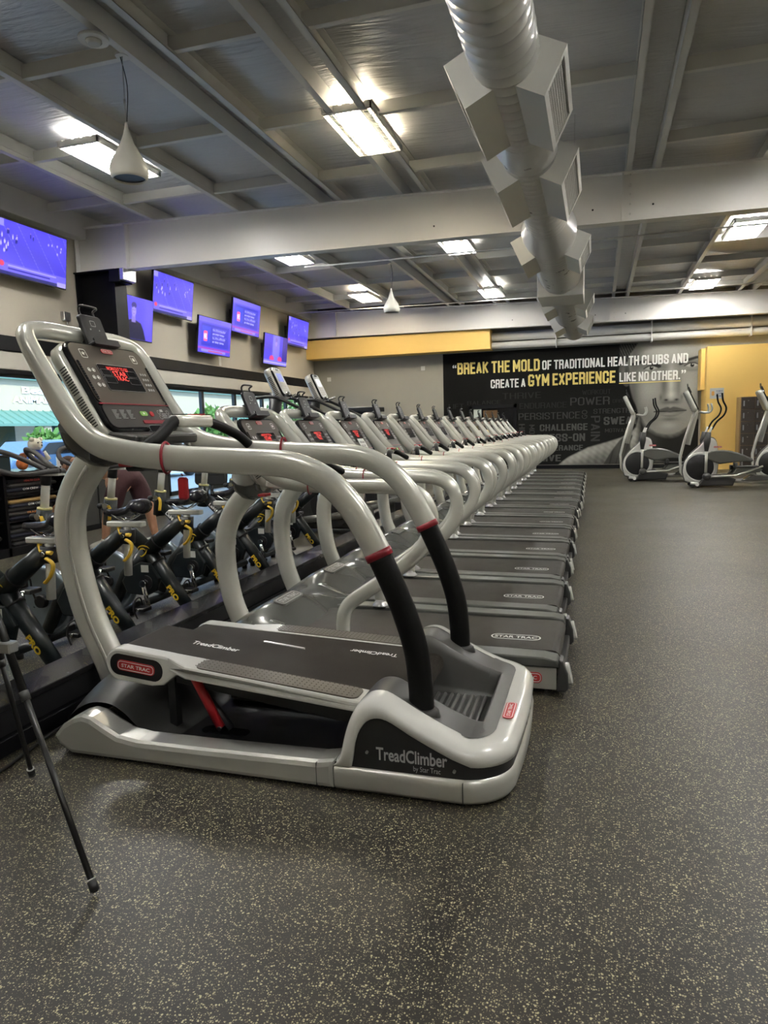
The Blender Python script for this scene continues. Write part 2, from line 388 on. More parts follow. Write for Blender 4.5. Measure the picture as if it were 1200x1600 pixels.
# left wall: upper wall, black band, shade box strip, window zone
ZH = 2.37
struct('wall_left', MB().box(XL-.2, XL, YF, YB+.2, ZH, 5.6).box(XL-.2, XL, YF, 5.35, 0, ZH).box(XL-.2, XL, 11.62, 11.98, 0, ZH).box(XL-.2, XL, 20.8, YB+.2, 0, ZH), wall_p)
struct('trim_1', MB().box(XL, XL+.10, YF, YB, 2.71, 2.94, .004), black_p)
struct('trim_2', MB().box(XL, XL+.07, YF, YB, 2.42, 2.705, .01), shade_m)
struct('trim_3', MB().box(XL, XL+.05, 5.35, 20.8, 2.36, 2.42, .003), black_p)
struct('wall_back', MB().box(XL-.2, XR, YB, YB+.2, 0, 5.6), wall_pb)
struct('wall_right', MB().box(XR, XR+.2, YF, YB+.2, 0, 5.6), wall_p)
struct('wall_front', MB().box(XL-.2, XR+.2, YF-.2, YF, 0, 5.6), wall_p)
struct('baseboard_back', MB().box(-4.6, 2.75, YB-.03, YB, 0, .11, .004).box(XL, -4.6, YB-.02, YB, 0, .11, .004), black_p)
# ceiling deck of insulation film
rows = []
for i in range(0, 60):
    yy = YF+(YB+.2-YF)*i/59
    rows.append([(x, yy, zb(x)+.22-(0.03*math.sin((x+8.9)/1.6*PI)**2)) for x in np.linspace(XL-.2, XR+.2, 90)])
ce = struct('ceiling', MB().grid(rows), deck_m)
struct('trim_4', MB().box(XL, XL+.22, YF, YB, 4.80, 5.22, .01), white_p)
# steel beams
def beam(Y):
    b = MB(); x0, x1 = XL+.02, XR
    zt = lambda x: zb(x)
    zl = lambda x: 4.235-.0115*(x+8.9)
    b.prism([(x0, zl(x0)), (x1, zl(x1)), (x1, zt(x1)), (x0, zt(x0))], Y-.01, Y+.01)
    b.prism([(x0, zl(x0)-.015), (x1, zl(x1)-.015), (x1, zl(x1)), (x0, zl(x0))], Y-.10, Y+.10)
    b.prism([(x0, zt(x0)-.015), (x1, zt(x1)-.015), (x1, zt(x1)), (x0, zt(x0))], Y-.10, Y+.10)
    o = struct('beam', b, white_b)
    for X in (-7.84, .30, 6.5, -8.87):
        s_ = MB().box(X-.012, X+.012, Y-.098, Y-.011, zl(X), zt(X)-.016); obj('stiffener', s_, white_b, o)
        if X == .3:
            for q in range(5): obj('bolt', MB().cyl((X+.1, Y-.03, zl(X)+.1+q*.13), (X+.1, Y-.01, zl(X)+.1+q*.13), .012, seg=6), white_p, o)
    for X in (-2.4, -.1, .7):
        obj('bolt_hole', MB().cyl((X, Y-.014, zl(X)+.2), (X, Y-.009, zl(X)+.2), .014, seg=8), black_pl, o)
    return o
beam(10.74); beam(20.9)
# purlins along the room and cross bars
for X, w in ((-7.23, 0), (-5.62, 0), (-4.06, .30), (-2.70, .30), (-1.15, 0), (.56, .30), (2.10, 0), (3.7, .3), (5.3, 0), (6.9, .3), (8.4, 0)):
    z = zb(X)
    for q, xx in enumerate(((X,) if not w else (X-w/2, X+w/2))):
        sg = 1 if (w and q == 1) else -1
        b = MB().box(xx-.004, xx+.004, YF, YB, z+.002, z+.21)
        b.box(xx, xx+sg*.075, YF, YB, z+.002, z+.010).box(xx, xx+sg*.075, YF, YB, z+.202, z+.21).box(xx+sg*.071, xx+sg*.075, YF, YB, z+.002, z+.03)
        if not w: b.box(xx-.05, xx+.01, YF, YB, z+.06, z+.2)
        pu = struct('purlin', b, white_p)
pts = [XL+.2, -7.23, -5.62, -4.21, -3.91, -2.85, -2.55, -1.15, .41, .71, 2.10, 3.55, 3.85, 5.3, 6.75, 7.05, 8.4, XR]
for Y in [-3.1, -1.25, .6, 2.45, 4.3, 6.15, 8.0, 9.85, 11.7, 13.5, 15.35, 17.2, 19.05, 20.4]:
    for i in range(len(pts)-1):
        if pts[i+1]-pts[i] < .5: continue
        xm = (pts[i]+pts[i+1])/2; z = zb(xm)
        struct('cross_bar', MB().box(pts[i]+.01, pts[i+1]-.01, Y-.004, Y+.004, z+.055, z+.19).box(pts[i]+.01, pts[i+1]-.01, Y, Y+.06, z+.055, z+.062), white_p)
# black steel column under the beam at the left wall
c = MB().box(-8.86, -8.08, 10.735, 10.755, 0, 4.22).box(-8.88, -8.86, 10.60, 10.88, 0, 4.22).box(-8.08, -8.05, 10.58, 10.90, 0, 4.22)
col = struct('steel_column', c, black_p)
obj('end_plate', MB().box(-8.90, -8.04, 10.58, 10.90, 4.20, 4.222), black_p, col)
obj('bracket', MB().box(-8.1, -7.88, 10.5, 10.85, 3.98, 4.20, .01), black_p, col)
obj('bracket_cap', MB().box(-7.88, -7.80, 10.5, 10.85, 4.0, 4.2, .01), steel, col)
# soffits and painted blocks on the far wall
struct('trim_5', MB().box(XL, -3.06, 20.92, YB, 3.58, 4.16, .002), yellow_p)
yw = struct('wall_yellow', MB().box(2.76, XR, 20.55, YB, 0, 3.27), yellow_p)
struct('trim_6', MB().box(2.66, 2.76, 20.9, YB-.01, 2.15, 3.25), yellow_p)
# white pipes and duct above the mural
for z, rr_ in ((3.96, .13), (3.70, .10)):
    struct('pipe', MB().cyl((-3.05, 21.3, z), (XR, 21.3, z-.05), rr_, seg=18), white_p)
for X in (-1.2, 1.4, 3.9): struct('pipe_hanger', MB().box(X, X+.03, 21.15, 21.45, 3.55, 4.12), white_p)
for (X0, Y, z0, X1, z1) in ((-5.5, 13.0, 4.50, XR, 4.42), (-8.7, 19.5, 4.80, XR, 4.55)):
    struct('conduit', MB().cyl((X0, Y, z0), (X1, Y, z1), .014, seg=8), white_p)

# ------------------------------------------------------------------ left windows
mull = [5.35, 6.9, 8.45, 11.55, 13.10, 14.65, 16.2, 17.75, 19.3, 20.8]
glass = bpy.data.materials.new('window_glass'); glass.use_nodes = True
nt = glass.node_tree; nt.nodes.remove(nt.nodes['Principled BSDF']); tr = nt.nodes.new('ShaderNodeBsdfTransparent'); gl = nt.nodes.new('ShaderNodeBsdfGlossy'); gl.inputs['Roughness'].default_value = .02
tr.inputs[0].default_value = (.90, .96, .97, 1); lw = nt.nodes.new('ShaderNodeLayerWeight'); lw.inputs[0].default_value = .5; pw = nt.nodes.new('ShaderNodeMath'); pw.operation = 'POWER'; pw.inputs[1].default_value = 4; nt.links.new(lw.outputs['Facing'], pw.inputs[0]); fr = nt.nodes.new('ShaderNodeMath'); fr.operation = 'MULTIPLY_ADD'; fr.inputs[1].default_value = .4; fr.inputs[2].default_value = .03; nt.links.new(pw.outputs[0], fr.inputs[0]); mx = nt.nodes.new('ShaderNodeMixShader')
nt.links.new(fr.outputs[0], mx.inputs[0]); nt.links.new(tr.outputs[0], mx.inputs[1]); nt.links.new(gl.outputs[0], mx.inputs[2]); nt.links.new(mx.outputs[0], nt.nodes['Material Output'].inputs[0])
alum = mat('dark_aluminium_frame', (.03, .035, .035), .4, .4)
k = 0
for a, b in zip(mull[:-1], mull[1:]):
    if a == 11.55: a = 11.98
    if b == 11.55: b = 11.62
    k += 1
    fr_ = MB().box(XL-.09, XL-.01, a, a+.05, .0, ZH).box(XL-.09, XL-.01, b-.05, b, 0, ZH).box(XL-.09, XL-.01, a, b, ZH-.06, ZH).box(XL-.09, XL-.01, a, b, 0, .09)
    w_ = struct('window_%d' % k, fr_, alum)
    obj('pane', MB().box(XL-.055, XL-.049, a+.05, b-.05, .09, ZH-.06), glass, w_)

# ================================================================== MURAL (printed flat on the wall)
MX0, MX1, MZ0, MZ1 = -4.60, 2.71, .12, 3.56
nx, nz = 520, 250
gx = np.linspace(MX0, MX1, nx); gz = np.linspace(MZ0, MZ1, nz); GX, GZ = np.meshgrid(gx, gz)
def inpoly(X, Z, P):
    ins = np.zeros(X.shape, bool); n = len(P)
    for i in range(n):
        x1, y1 = P[i]; x2, y2 = P[(i+1) % n]
        if y1 == y2: continue
        c_ = ((y1 > Z) != (y2 > Z)) & (X < (x2-x1)*(Z-y1)/(y2-y1)+x1); ins ^= c_
    return ins
def edge_dist(X, Z, P, closed=True):
    D = np.full(X.shape, 9.); n = len(P)
    for i in range(n if closed else n-1):
        x1, y1 = P[i]; x2, y2 = P[(i+1) % n]; dx, dy = x2-x1, y2-y1
        t = np.clip(((X-x1)*dx+(Z-y1)*dy)/(dx*dx+dy*dy+1e-9), 0, 1); D = np.minimum(D, np.hypot(X-x1-t*dx, Z-y1-t*dy))
    return D
def soft(X, Z, P, w):
    s_ = np.where(inpoly(X, Z, P), 1, -1)*edge_dist(X, Z, P); return np.clip(.5+s_/(2*w), 0, 1)
def crv(P, k=6): return [(p.x, p.y) for p in smooth_path([(a, b, 0) for a, b in P], k)]
def gs(X, Z, cx, cz, sx, sz, rot=0):
    c_, s_ = math.cos(rot), math.sin(rot); a = (X-cx)*c_+(Z-cz)*s_; b = -(X-cx)*s_+(Z-cz)*c_
    return np.exp(-(a/sx)**2-(b/sz)**2)
def mix(A, v, m_): return A*(1-m_)+v*m_
def mural():
    X, Z = GX, GZ; rng = np.random.RandomState(3)
    A = np.full(X.shape, .017)+.004*rng.rand(*X.shape)
    A += .012*gs(X, Z, -.5, 1.2, 1.6, 1.0)
    # body: shoulder and neck
    body = [(-1.25, .0), (-1.0, .22), (-.84, .34), (-.28, .62), (.26, .77), (.62, .88), (.87, 1.0), (1.05, 1.18), (1.12, 1.5), (1.0, 2.0), (2.8, 2.2), (2.8, 0)]
    bs = .17+.14*gs(X, Z, -.4, .45, 1.0, .18, .35)+.12*gs(X, Z, .9, .85, .5, .25, .5)-.05*gs(X, Z, .2, .1, .7, .3)
    bs += .03*np.sin(X*31+Z*17)*np.sin(Z*23)
    A = mix(A, bs*1.5, soft(X, Z, body, .025))
    tank = crv([(.10, 0), (.22, .22), (.42, .55), (.62, .82), (.78, .93), (.96, .95), (.90, .7), (.98, .42), (1.3, .22), (2.8, .1), (2.8, 0)])
    A = mix(A, .085+.05*gs(X, Z, .6, .6, .2, .5, .3), soft(X, Z, tank, .02))
    for q in (.3, .48, .66): A -= .03*np.exp(-((X-q-.25*Z)/.02)**2)*soft(X, Z, tank, .03)
    sh = crv([(1.15, 1.5), (1.35, 1.15), (1.75, .92), (2.2, .95), (2.8, 1.5), (2.8, .0), (1.9, .12), (1.35, .35), (1.1, .75)])
    A = mix(A, .035+.05*gs(X, Z, 1.35, .75, .28, .35), soft(X, Z, sh, .07))
    # head
    head = crv([(.60, 3.7), (.64, 3.2), (.78, 2.95), (.82, 2.6), (.86, 2.37), (.95, 2.0), (1.09, 1.72), (1.22, 1.42), (1.40, 1.18), (1.62, 1.02), (1.88, .96), (2.14, 1.0), (2.40, 1.15), (2.60, 1.36), (2.8, 1.6), (2.8, 3.7)])
    hd = soft(X, Z, head, .022)
    f = .24+.06*gs(X, Z, 1.9, 3.3, .7, .35)+.05*gs(X, Z, 1.35, 2.25, .3, .35)+.05*gs(X, Z, 2.5, 2.2, .25, .35)-.10*gs(X, Z, .95, 2.1, .2, .9)
    f -= .10*gs(X, Z, 1.0, 3.3, .25, .4)+.06*gs(X, Z, 2.7, 1.9, .2, .7)+.05*gs(X, Z, 1.3, 1.5, .35, .2, -.7)
    # eye sockets, eyes, brows
    for ex, ez, s_ in ((1.44, 2.84, 1), (2.51, 2.87, -1)):
        f -= .12*gs(X, Z, ex+.06*s_, ez+.06, .34, .13); f -= .05*gs(X, Z, ex, ez-.14, .28, .04)
        eye = [(ex-.19, ez-.01), (ex-.08, ez+.05), (ex+.05, ez+.055), (ex+.18, ez), (ex+.05, ez-.05), (ex-.08, ez-.045)]
        f = mix(f, .30, soft(X, Z, eye, .02)); f = mix(f, .05, np.clip((.062-np.hypot(X-ex, Z-ez))/.02, 0, 1)); f = mix(f, .5, gs(X, Z, ex+.01, ez+.03, .015, .015))
        f = mix(f, .03, np.clip((.022-edge_dist(X, Z, [(ex-.2, ez-.01), (ex-.08, ez+.055), (ex+.06, ez+.06), (ex+.19, ez)], False))/.02, 0, 1)*.85)
    for P in ([(.94, 2.97), (1.2, 3.03), (1.45, 2.97), (1.66, 2.88)], [(2.2, 2.92), (2.4, 3.02), (2.62, 3.08), (2.75, 3.08)]):
        f = mix(f, .045, np.clip((.055-edge_dist(X, Z, P, False))/.035, 0, 1)*.85)
    # nose
    f += .12*gs(X, Z, 1.97, 2.4, .07, .42)+.10*gs(X, Z, 1.98, 2.06, .12, .10); f -= .09*gs(X, Z, 1.78, 2.35, .08, .4); f -= .07*gs(X, Z, 2.17, 2.35, .06, .38)
    f -= .11*gs(X, Z, 1.98, 1.86, .24, .055); f -= .16*gs(X, Z, 1.85, 1.93, .055, .03); f -= .16*gs(X, Z, 2.12, 1.93, .055, .03)
    f -= .08*gs(X, Z, 1.70, 2.0, .04, .09); f -= .08*gs(X, Z, 2.26, 2.0, .04, .09)
    # mouth
    up = crv([(1.53, 1.60), (1.72, 1.68), (1.88, 1.73), (1.96, 1.70), (2.05, 1.73), (2.22, 1.69), (2.38, 1.62), (2.1, 1.61), (1.96, 1.60), (1.8, 1.61)])
    lo = crv([(1.55, 1.60), (1.8, 1.60), (1.96, 1.59), (2.12, 1.60), (2.36, 1.61), (2.2, 1.50), (1.96, 1.44), (1.72, 1.49)])
    f = mix(f, .12, soft(X, Z, up, .02)); f = mix(f, .19, soft(X, Z, lo, .02)); f += .07*gs(X, Z, 1.95, 1.53, .22, .025)
    f = mix(f, .02, np.clip((.016-edge_dist(X, Z, [(1.53, 1.60), (1.8, 1.605), (1.96, 1.595), (2.12, 1.605), (2.38, 1.615)], False))/.012, 0, 1))
    f -= .08*gs(X, Z, 1.95, 1.38, .22, .05); f += .06*gs(X, Z, 1.93, 1.2, .2, .09)
    f = np.clip((f-.04)*1.75, .02, .8)*(1+.08*(rng.rand(*X.shape)-.5))
    A = mix(A, f, hd)
    # hair and ear
    hair = [(.56, 3.7), (.58, 3.35), (.60, 3.1), (.68, 2.98), (.80, 3.05), (.86, 3.25), (.98, 3.42), (1.15, 3.7)]
    A = mix(A, .04+.07*(np.sin(X*90+Z*40) > .4), soft(X, Z, hair, .02))
    ear = crv([(.60, 2.98), (.56, 2.8), (.62, 2.55), (.74, 2.36), (.84, 2.40), (.86, 2.7), (.80, 2.98), (.60, 2.98)])
    A = mix(A, .13+.07*gs(X, Z, .68, 2.75, .06, .2), soft(X, Z, ear, .015)); A -= .06*gs(X, Z, .76, 2.72, .03, .14)
    return np.clip(A, .006, .8)**1.2*.9
A = mural()
rows = [[(gx[i], YB-.006, gz[j]) for i in range(nx)] for j in range(nz)]
mm = MB().grid(rows, False)
mural_o = obj('mural', mm, mat_vcol('mural_print', 0, .9), recalc=False); tag(mural_o, 'large dark printed wall mural of a man\'s face with a slogan on the far wall', 'mural')
ca = mural_o.data.attributes.new('Col', 'FLOAT_COLOR', 'POINT')
flat = A.reshape(-1); cc = np.ones((flat.size, 4), np.float32); cc[:, 0] = flat*1.02; cc[:, 1] = flat*1.0; cc[:, 2] = flat*.88; ca.data.foreach_set('color', cc.ravel())
FW = frame((0, YB-.006, 0), (1, 0, 0), (0, 0, 1), (0, -1, 0))
def mtext(items, m_, name='slogan_lettering', c=.004, bold=.018):
    for s_, x0, x1, z0, z1 in items:
        obj(name, stroke_text(MB(), s_, FW, x0, x1, z0, z1, c, .165 if bold > .01 else .10), m_, mural_o)
ylw = mat('slogan_yellow', (.78, .62, .18), .5); wht = mat('slogan_white', (.80, .80, .76), .5)
mtext([('BREAK THE MOLD', -4.15, -1.67, 2.92, 3.27), ('GYM EXPERIENCE', -2.01, .47, 2.47, 2.82)], ylw)
mtext([('OF TRADITIONAL HEALTH CLUBS AND', -1.60, 2.40, 2.94, 3.21), ('CREATE A', -3.13, -2.09, 2.46, 2.72), ('LIKE NO OTHER.', .58, 2.20, 2.49, 2.75)], wht)
for q_, a_, b_, c_, d_ in (('\u201c', -4.30, -4.18, 3.12, 3.22), ('\u201d', 2.23, 2.35, 2.65, 2.75)): obj('quotation_mark', text(MB(), q_, FW, a_, b_, c_, d_, .004, .02), wht, mural_o)
obj('underline', MB().box(.57, 2.21, YB-.012, YB-.008, 2.435, 2.46), ylw, mural_o)
g1 = mat('faded_grey_print', (.026, .026, .024), .9, spec=.1); g2 = mat('mid_grey_print', (.050, .050, .046), .9, spec=.1); g3 = mat('bright_grey_print', (.085, .085, .078), .9, spec=.1)
mtext([('THRIVE', -2.78, -1.63, 2.12, 2.30), ('BALANCE', -3.86, -2.83, 1.98, 2.10), ('LIFT', -4.44, -3.97, 1.88, 2.03), ('ENDURANCE', -2.27, -.89, 1.81, 1.98), ('WORKOUT', -.45, .35, 2.16, 2.30), ('DRIVE', .40, .80, 1.90, 2.0)], g1, 'word_print', .003, .0)
mtext([('POWER', -.79, .32, 1.86, 2.09), ('PERSISTENCE', -2.30, -.51, 1.48, 1.68), ('STRENGTH', -.13, .88, 1.60, 1.74), ('MOTIVATE', .2, .89, 1.05, 1.16)], g2, 'word_print', .003, .005)
mtext([('CHALLENGE', -1.67, -.29, 1.13, 1.33), ('PRESS-ON', -1.75, -.36, .81, 1.04), ('PERSEVERANCE', -2.1, -.42, .54, .70), ('THRIVE', -2.1, -1.05, .22, .42), ('SWEAT', .16, 1.11, 1.27, 1.50)], g3, 'word_print', .003, .02)
FV = frame((0, YB-.006, 0), (0, 0, -1), (1, 0, 0), (0, -1, 0)); b = MB()
for s_, x0, x1, z0, z1 in (('PAIN', -.2, .06, .80, 1.54), ('HEAL', -2.29, -2.11, .75, 1.36), ('MOVE', -1.98, -1.82, .80, 1.33)): obj('word_print', stroke_text(MB(), s_, FV, -z1, -z0, x0, x1, .003, .12), g2, mural_o)
FV2 = frame((0, YB-.006, 0), (0, 0, 1), (-1, 0, 0), (0, -1, 0)); b = MB(); text(b, 'GO', FV2, 1.46, 1.72, .30, .46, .003, .01); obj('word_print', b, g2, mural_o)
# dark interior window set in the mural
w = struct('window_20', MB().box(-3.80, -3.70, YB-.05, YB+.0, .9, 1.96).box(-2.45, -2.35, YB-.05, YB, .9, 1.96).box(-3.8, -2.35, YB-.05, YB, 1.86, 1.96).box(-3.8, -2.35, YB-.05, YB, .8, .9), black_p)
obj('pane', MB().box(-3.70, -2.45, YB-.02, YB-.012, .9, 1.86), black_gl, w)
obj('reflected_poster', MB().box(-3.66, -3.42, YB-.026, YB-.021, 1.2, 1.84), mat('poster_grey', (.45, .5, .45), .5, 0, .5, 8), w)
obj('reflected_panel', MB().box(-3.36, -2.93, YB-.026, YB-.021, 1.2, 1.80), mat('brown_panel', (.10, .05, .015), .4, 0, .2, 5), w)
# ================================================================== CEILING FIXTURES
tube_e = mat('fluorescent_tube', (.9, .9, .9), .4, emit=(1.0, .88, .68), estr=LIGHT_STRENGTH)
tube_c = mat('cool_fluorescent_tube', (.9, .9, .9), .4, emit=(.99, .975, .95), estr=LIGHT_STRENGTH)
def light_fixture(X, Y, label, m_=tube_c, rot=0):
    z = zb(X)+.03
    t = thing('ceiling_light', label, 'light fixture', (X, Y, z), 'ceiling light fixtures')
    hx, hy = .29, .66
    b = MB()
    for q in range(5): xx = X-.267+q*.1335; b.box(xx-.046, xx+.046, Y-hy, Y+hy, z+.03, z+.04)  # top split into slats, gaps added to throw light up onto the ceiling
    for q in (-.45, 0, .45): b.box(X-hx, X+hx, Y+q-.02, Y+q+.02, z+.04, z+.048)
    b.box(X-hx, X-hx+.012, Y-hy, Y+hy, z-.035, z+.03).box(X+hx-.012, X+hx, Y-hy, Y+hy, z-.035, z+.03).box(X-hx, X+hx, Y-hy, Y-hy+.04, z-.035, z+.03).box(X-hx, X+hx, Y+hy-.04, Y+hy, z-.035, z+.03)
    obj('housing', b, white_p, t)
    for q in range(4):
        xx = X-.2+q*.133
        obj('tube', MB().cyl((xx, Y-hy+.05, z), (xx, Y+hy-.05, z), .018, seg=8), m_, t)
    g = MB()
    for q in range(27): yy = Y-hy+.03+q*(2*hy-.06)/26; g.box(X-hx, X+hx, yy-.0025, yy+.0025, z-.04, z-.036)
    for q in range(6): xx = X-hx+.01+q*(2*hx-.02)/5; g.box(xx-.003, xx+.003, Y-hy, Y+hy, z-.043, z-.039)
    obj('wire_guard', g, white_p, t)
    for sx in (-.2, .2): obj('hanger', MB().box(X+sx-.006, X+sx+.006, Y-.3, Y-.28, z+.05, zb(X)+.03), steel, t)
    return t
for X, Y, l, m_ in ((-2.70, 8.37, 'warm glowing light fixture hung nearest the camera, right of the pendant lamp', tube_e), (-6.18, 8.25, 'bright light fixture behind the near teardrop pendant', tube_c),
    (-6.18, 13.85, 'light fixture just beyond the beam on the television side', tube_c), (-2.68, 14.0, 'light fixture just beyond the beam, left of the duct', tube_c), (2.52, 14.45, 'light fixture near the right edge of the photo beyond the beam', tube_c),
    (-6.18, 18.8, 'far light fixture to the left of the far pendant lamp', tube_e), (-2.74, 19.2, 'far light fixture between the far pendant and the duct end', tube_c), (2.52, 19.65, 'far light fixture over the ellipticals', tube_c),
    (2.52, 8.4, 'light fixture out of frame to the right of the duct', tube_c), (-6.2, 2.6, 'light fixture over the front bikes, out of frame', tube_c), (-2.7, 2.6, 'light fixture above the stepping machine, out of frame', tube_c), (2.5, 2.6, 'light fixture above the aisle, out of frame', tube_c),
    (-2.7, -2.4, 'light fixture behind the camera, left', tube_c), (2.5, -2.4, 'light fixture behind the camera, right', tube_c), (6.9, 8.4, 'light fixture far right of the aisle, middle', tube_c), (6.9, 2.6, 'light fixture far right of the aisle, near', tube_c), (6.9, 14.4, 'light fixture far right of the aisle, far', tube_c)):
    light_fixture(X, Y, l, m_)
def pendant(X, Y, zt, label):
    t = thing('pendant_lamp', label, 'lamp', (X, Y, zt), 'teardrop pendant lamps')
    prof = [(.012, .60), (.018, .55), (.032, .48), (.065, .38), (.115, .27), (.160, .18), (.180, .10), (.172, .03), (.155, 0), (.148, .0), (.15, .05), (.14, .12)]; prof = [(a, .62-(.62-h)*.86) for a, h in prof]
    obj('shade', MB().lathe([(a, h-.62) for a, h in prof], (X, Y, zt), seg=28), mat('pendant_enamel', (.70, .68, .60), .35, 0, .04, 6), t)
    obj('opening', MB().lathe([(.145, -.515), (.145, -.513)], (X, Y, zt), seg=24), black_pl, t)
    top = zb(X)+.01
    obj('cable', MB().cyl((X, Y, zt-.03), (X+.005, Y, top), .005, seg=6), steel, t)
    obj('cord', MB().tube(smooth_path([(X+.01, Y, zt-.01), (X+.04, Y, zt+.3), (X-.02, Y, zt+.6), (X+.01, Y, top)]), .004, 6), black_pl, t)
    obj('grip', MB().cyl((X, Y, zt+.14), (X, Y, zt+.19), .012, seg=8), steel, t)
    obj('canopy', MB().lathe([(.06, -.02), (.06, 0)], (X, Y, top), seg=16), white_p, t)
pendant(-4.31, 6.0, 4.31, 'cream teardrop pendant lamp hanging nearest, in front of a light fixture')
pendant(-4.33, 15.0, 4.38, 'small white teardrop pendant lamp hanging far beyond the beam')
sm = thing('smoke_detector', 'round white ceiling detector above the near pendant lamp', 'detector', (-4.3, 5.6, 4.86))
obj('base', MB().lathe([(.13, .0), (.13, .025), (.09, .04)], (-4.3, 5.6, 4.82), seg=24), white_p, sm); obj('dome', MB().lathe([(.05, -.03), (.07, -.01), (.07, .0)], (-4.3, 5.6, 4.82), seg=16), white_gloss, sm)

# ------------------------------------------------------------------ spiral duct with diffusers
DX = -.62; DZ = 3.80
du = thing('air_duct', 'round silver spiral duct with square side diffusers running under the ceiling', 'duct', (DX, 10, DZ))
def duct_seg(y0, y1, r0, r1=None, ribs=True, zc0=DZ, zc1=DZ):
    r1 = r0 if r1 is None else r1
    b = MB()
    prof = []; n = max(2, int((y1-y0)/.13)) if ribs else 1
    for i in range(n+1):
        t = i/n; rr_ = r0+(r1-r0)*t; y = y0+(y1-y0)*t
        if ribs and 0 < i < n: prof += [(rr_, y-.005), (rr_+.0035, y-.001), (rr_+.0035, y+.001), (rr_, y+.005)]
        else: prof.append((rr_, y))
    V = []; seg = 36
    for q, (rr_, y) in enumerate(prof):
        for k_ in range(seg):
            t = 2*PI*k_/seg; tw = (k_/seg)*.13*1 if (ribs and 0 < q < len(prof)-1) else 0
            V.append((DX+rr_*math.cos(t), y+tw, DZ+rr_*math.sin(t)))
    F = []
    for i in range(len(prof)-1):
        for k_ in range(seg):
            F.append((i*seg+k_, i*seg+(k_+1) % seg, (i+1)*seg+(k_+1) % seg, (i+1)*seg+k_))
    b.add(V, F, True)
    return obj('duct_section', b, duct_m, du, recalc=False)
duct_seg(-4.9, 6.15, .232); duct_seg(6.15, 6.42, .232, .275, False); duct_seg(6.42, 9.0, .25); duct_seg(9.0, 9.45, .25, .345, False); duct_seg(9.45, 12.2, .335); duct_seg(13.2, 16.6, .335); duct_seg(16.6, 19.3, .30)
obj('end_cap', MB().cyl((DX, 19.3, DZ), (DX, 19.32, DZ), .30, seg=30), duct_m, du)
def diffuser(y0, y1, rr_, h, out):
    for sg in (-1, 1):
        ang = math.radians(26)
        U = Vector((sg*math.cos(ang), 0, -math.sin(ang))); N = Vector((sg*math.sin(ang), 0, math.cos(ang)))
        F = frame((DX, 0, DZ), U, (0, 1, 0), N)
        a0, a1 = rr_*.55, rr_+out
        b = MB(); V = [F(a, y, c_) for a in (a0, a1) for y in (y0, y1) for c_ in (-h/2, h/2)]
        b.add(V, [(0, 1, 3, 2), (0, 4, 5, 1), (2, 3, 7, 6), (0, 2, 6, 4), (1, 5, 7, 3)])
        o = obj('diffuser', b, box_m, du)
        G = frame(F(a1, (y0+y1)/2, 0), (0, 1, 0), N, U); L_ = (y1-y0)/2
        g = MB(); w_ = .05
        for a_, b_, c_, d_ in ((-L_, L_, h/2-w_, h/2), (-L_, L_, -h/2, -h/2+w_), (-L_, -L_+w_, -h/2+w_, h/2-w_), (L_-w_, L_, -h/2+w_, h/2-w_)): g.add([G(a_, c_, 0), G(b_, c_, 0), G(b_, d_, 0), G(a_, d_, 0), G(a_, c_, .012), G(b_, c_, .012), G(b_, d_, .012), G(a_, d_, .012)], [(0, 1, 2, 3), (4, 5, 6, 7), (0, 1, 5, 4), (1, 2, 6, 5), (2, 3, 7, 6), (3, 0, 4, 7)])
        obj('grille_frame', g, box_m, o)
        g = MB(); n = int(2*(L_-w_)/.035)
        for i in range(n+1):
            a_ = -L_+w_+i*.035; g.add([G(a_, -h/2+w_, 0), G(a_+.005, -h/2+w_, 0), G(a_+.005, h/2-w_, 0), G(a_, h/2-w_, 0), G(a_+.012, -h/2+w_, -.03), G(a_+.012, h/2-w_, -.03)], [(0, 1, 2, 3), (0, 4, 5, 3)])
        for i in range(9):
            c_ = -h/2+w_+(h-2*w_)*i/8; g.add([G(-L_+w_, c_-.002, .002), G(L_-w_, c_-.002, .002), G(L_-w_, c_+.002, .002), G(-L_+w_, c_+.002, .002)], [(0, 1, 2, 3)])
        obj('grille', g, box_m, o)
        obj('dark_throat', MB().add([G(-L_+w_, -h/2+w_, -.035), G(L_-w_, -h/2+w_, -.035), G(L_-w_, h/2-w_, -.035), G(-L_+w_, h/2-w_, -.035)], [(0, 1, 2, 3)]), grey_dk, o)
diffuser(4.98, 5.98, .232, .33, .13); diffuser(6.75, 7.95, .25, .34, .14); diffuser(9.65, 10.55, .335, .34, .14); diffuser(13.9, 14.9, .335, .36, .16); diffuser(16.9, 17.9, .31, .36, .16)
obj('square_collar', MB().box(DX-.37, DX+.37, 12.2, 13.2, DZ-.36, DZ+.36, .008), box_m, du)
for Y in (3.2, 8.6, 11.4, 15.8): obj('hanger_strap', MB().box(DX-.34, DX-.335, Y, Y+.03, DZ, zb(DX)).box(DX+.335, DX+.34, Y, Y+.03, DZ, zb(DX)), steel, du)

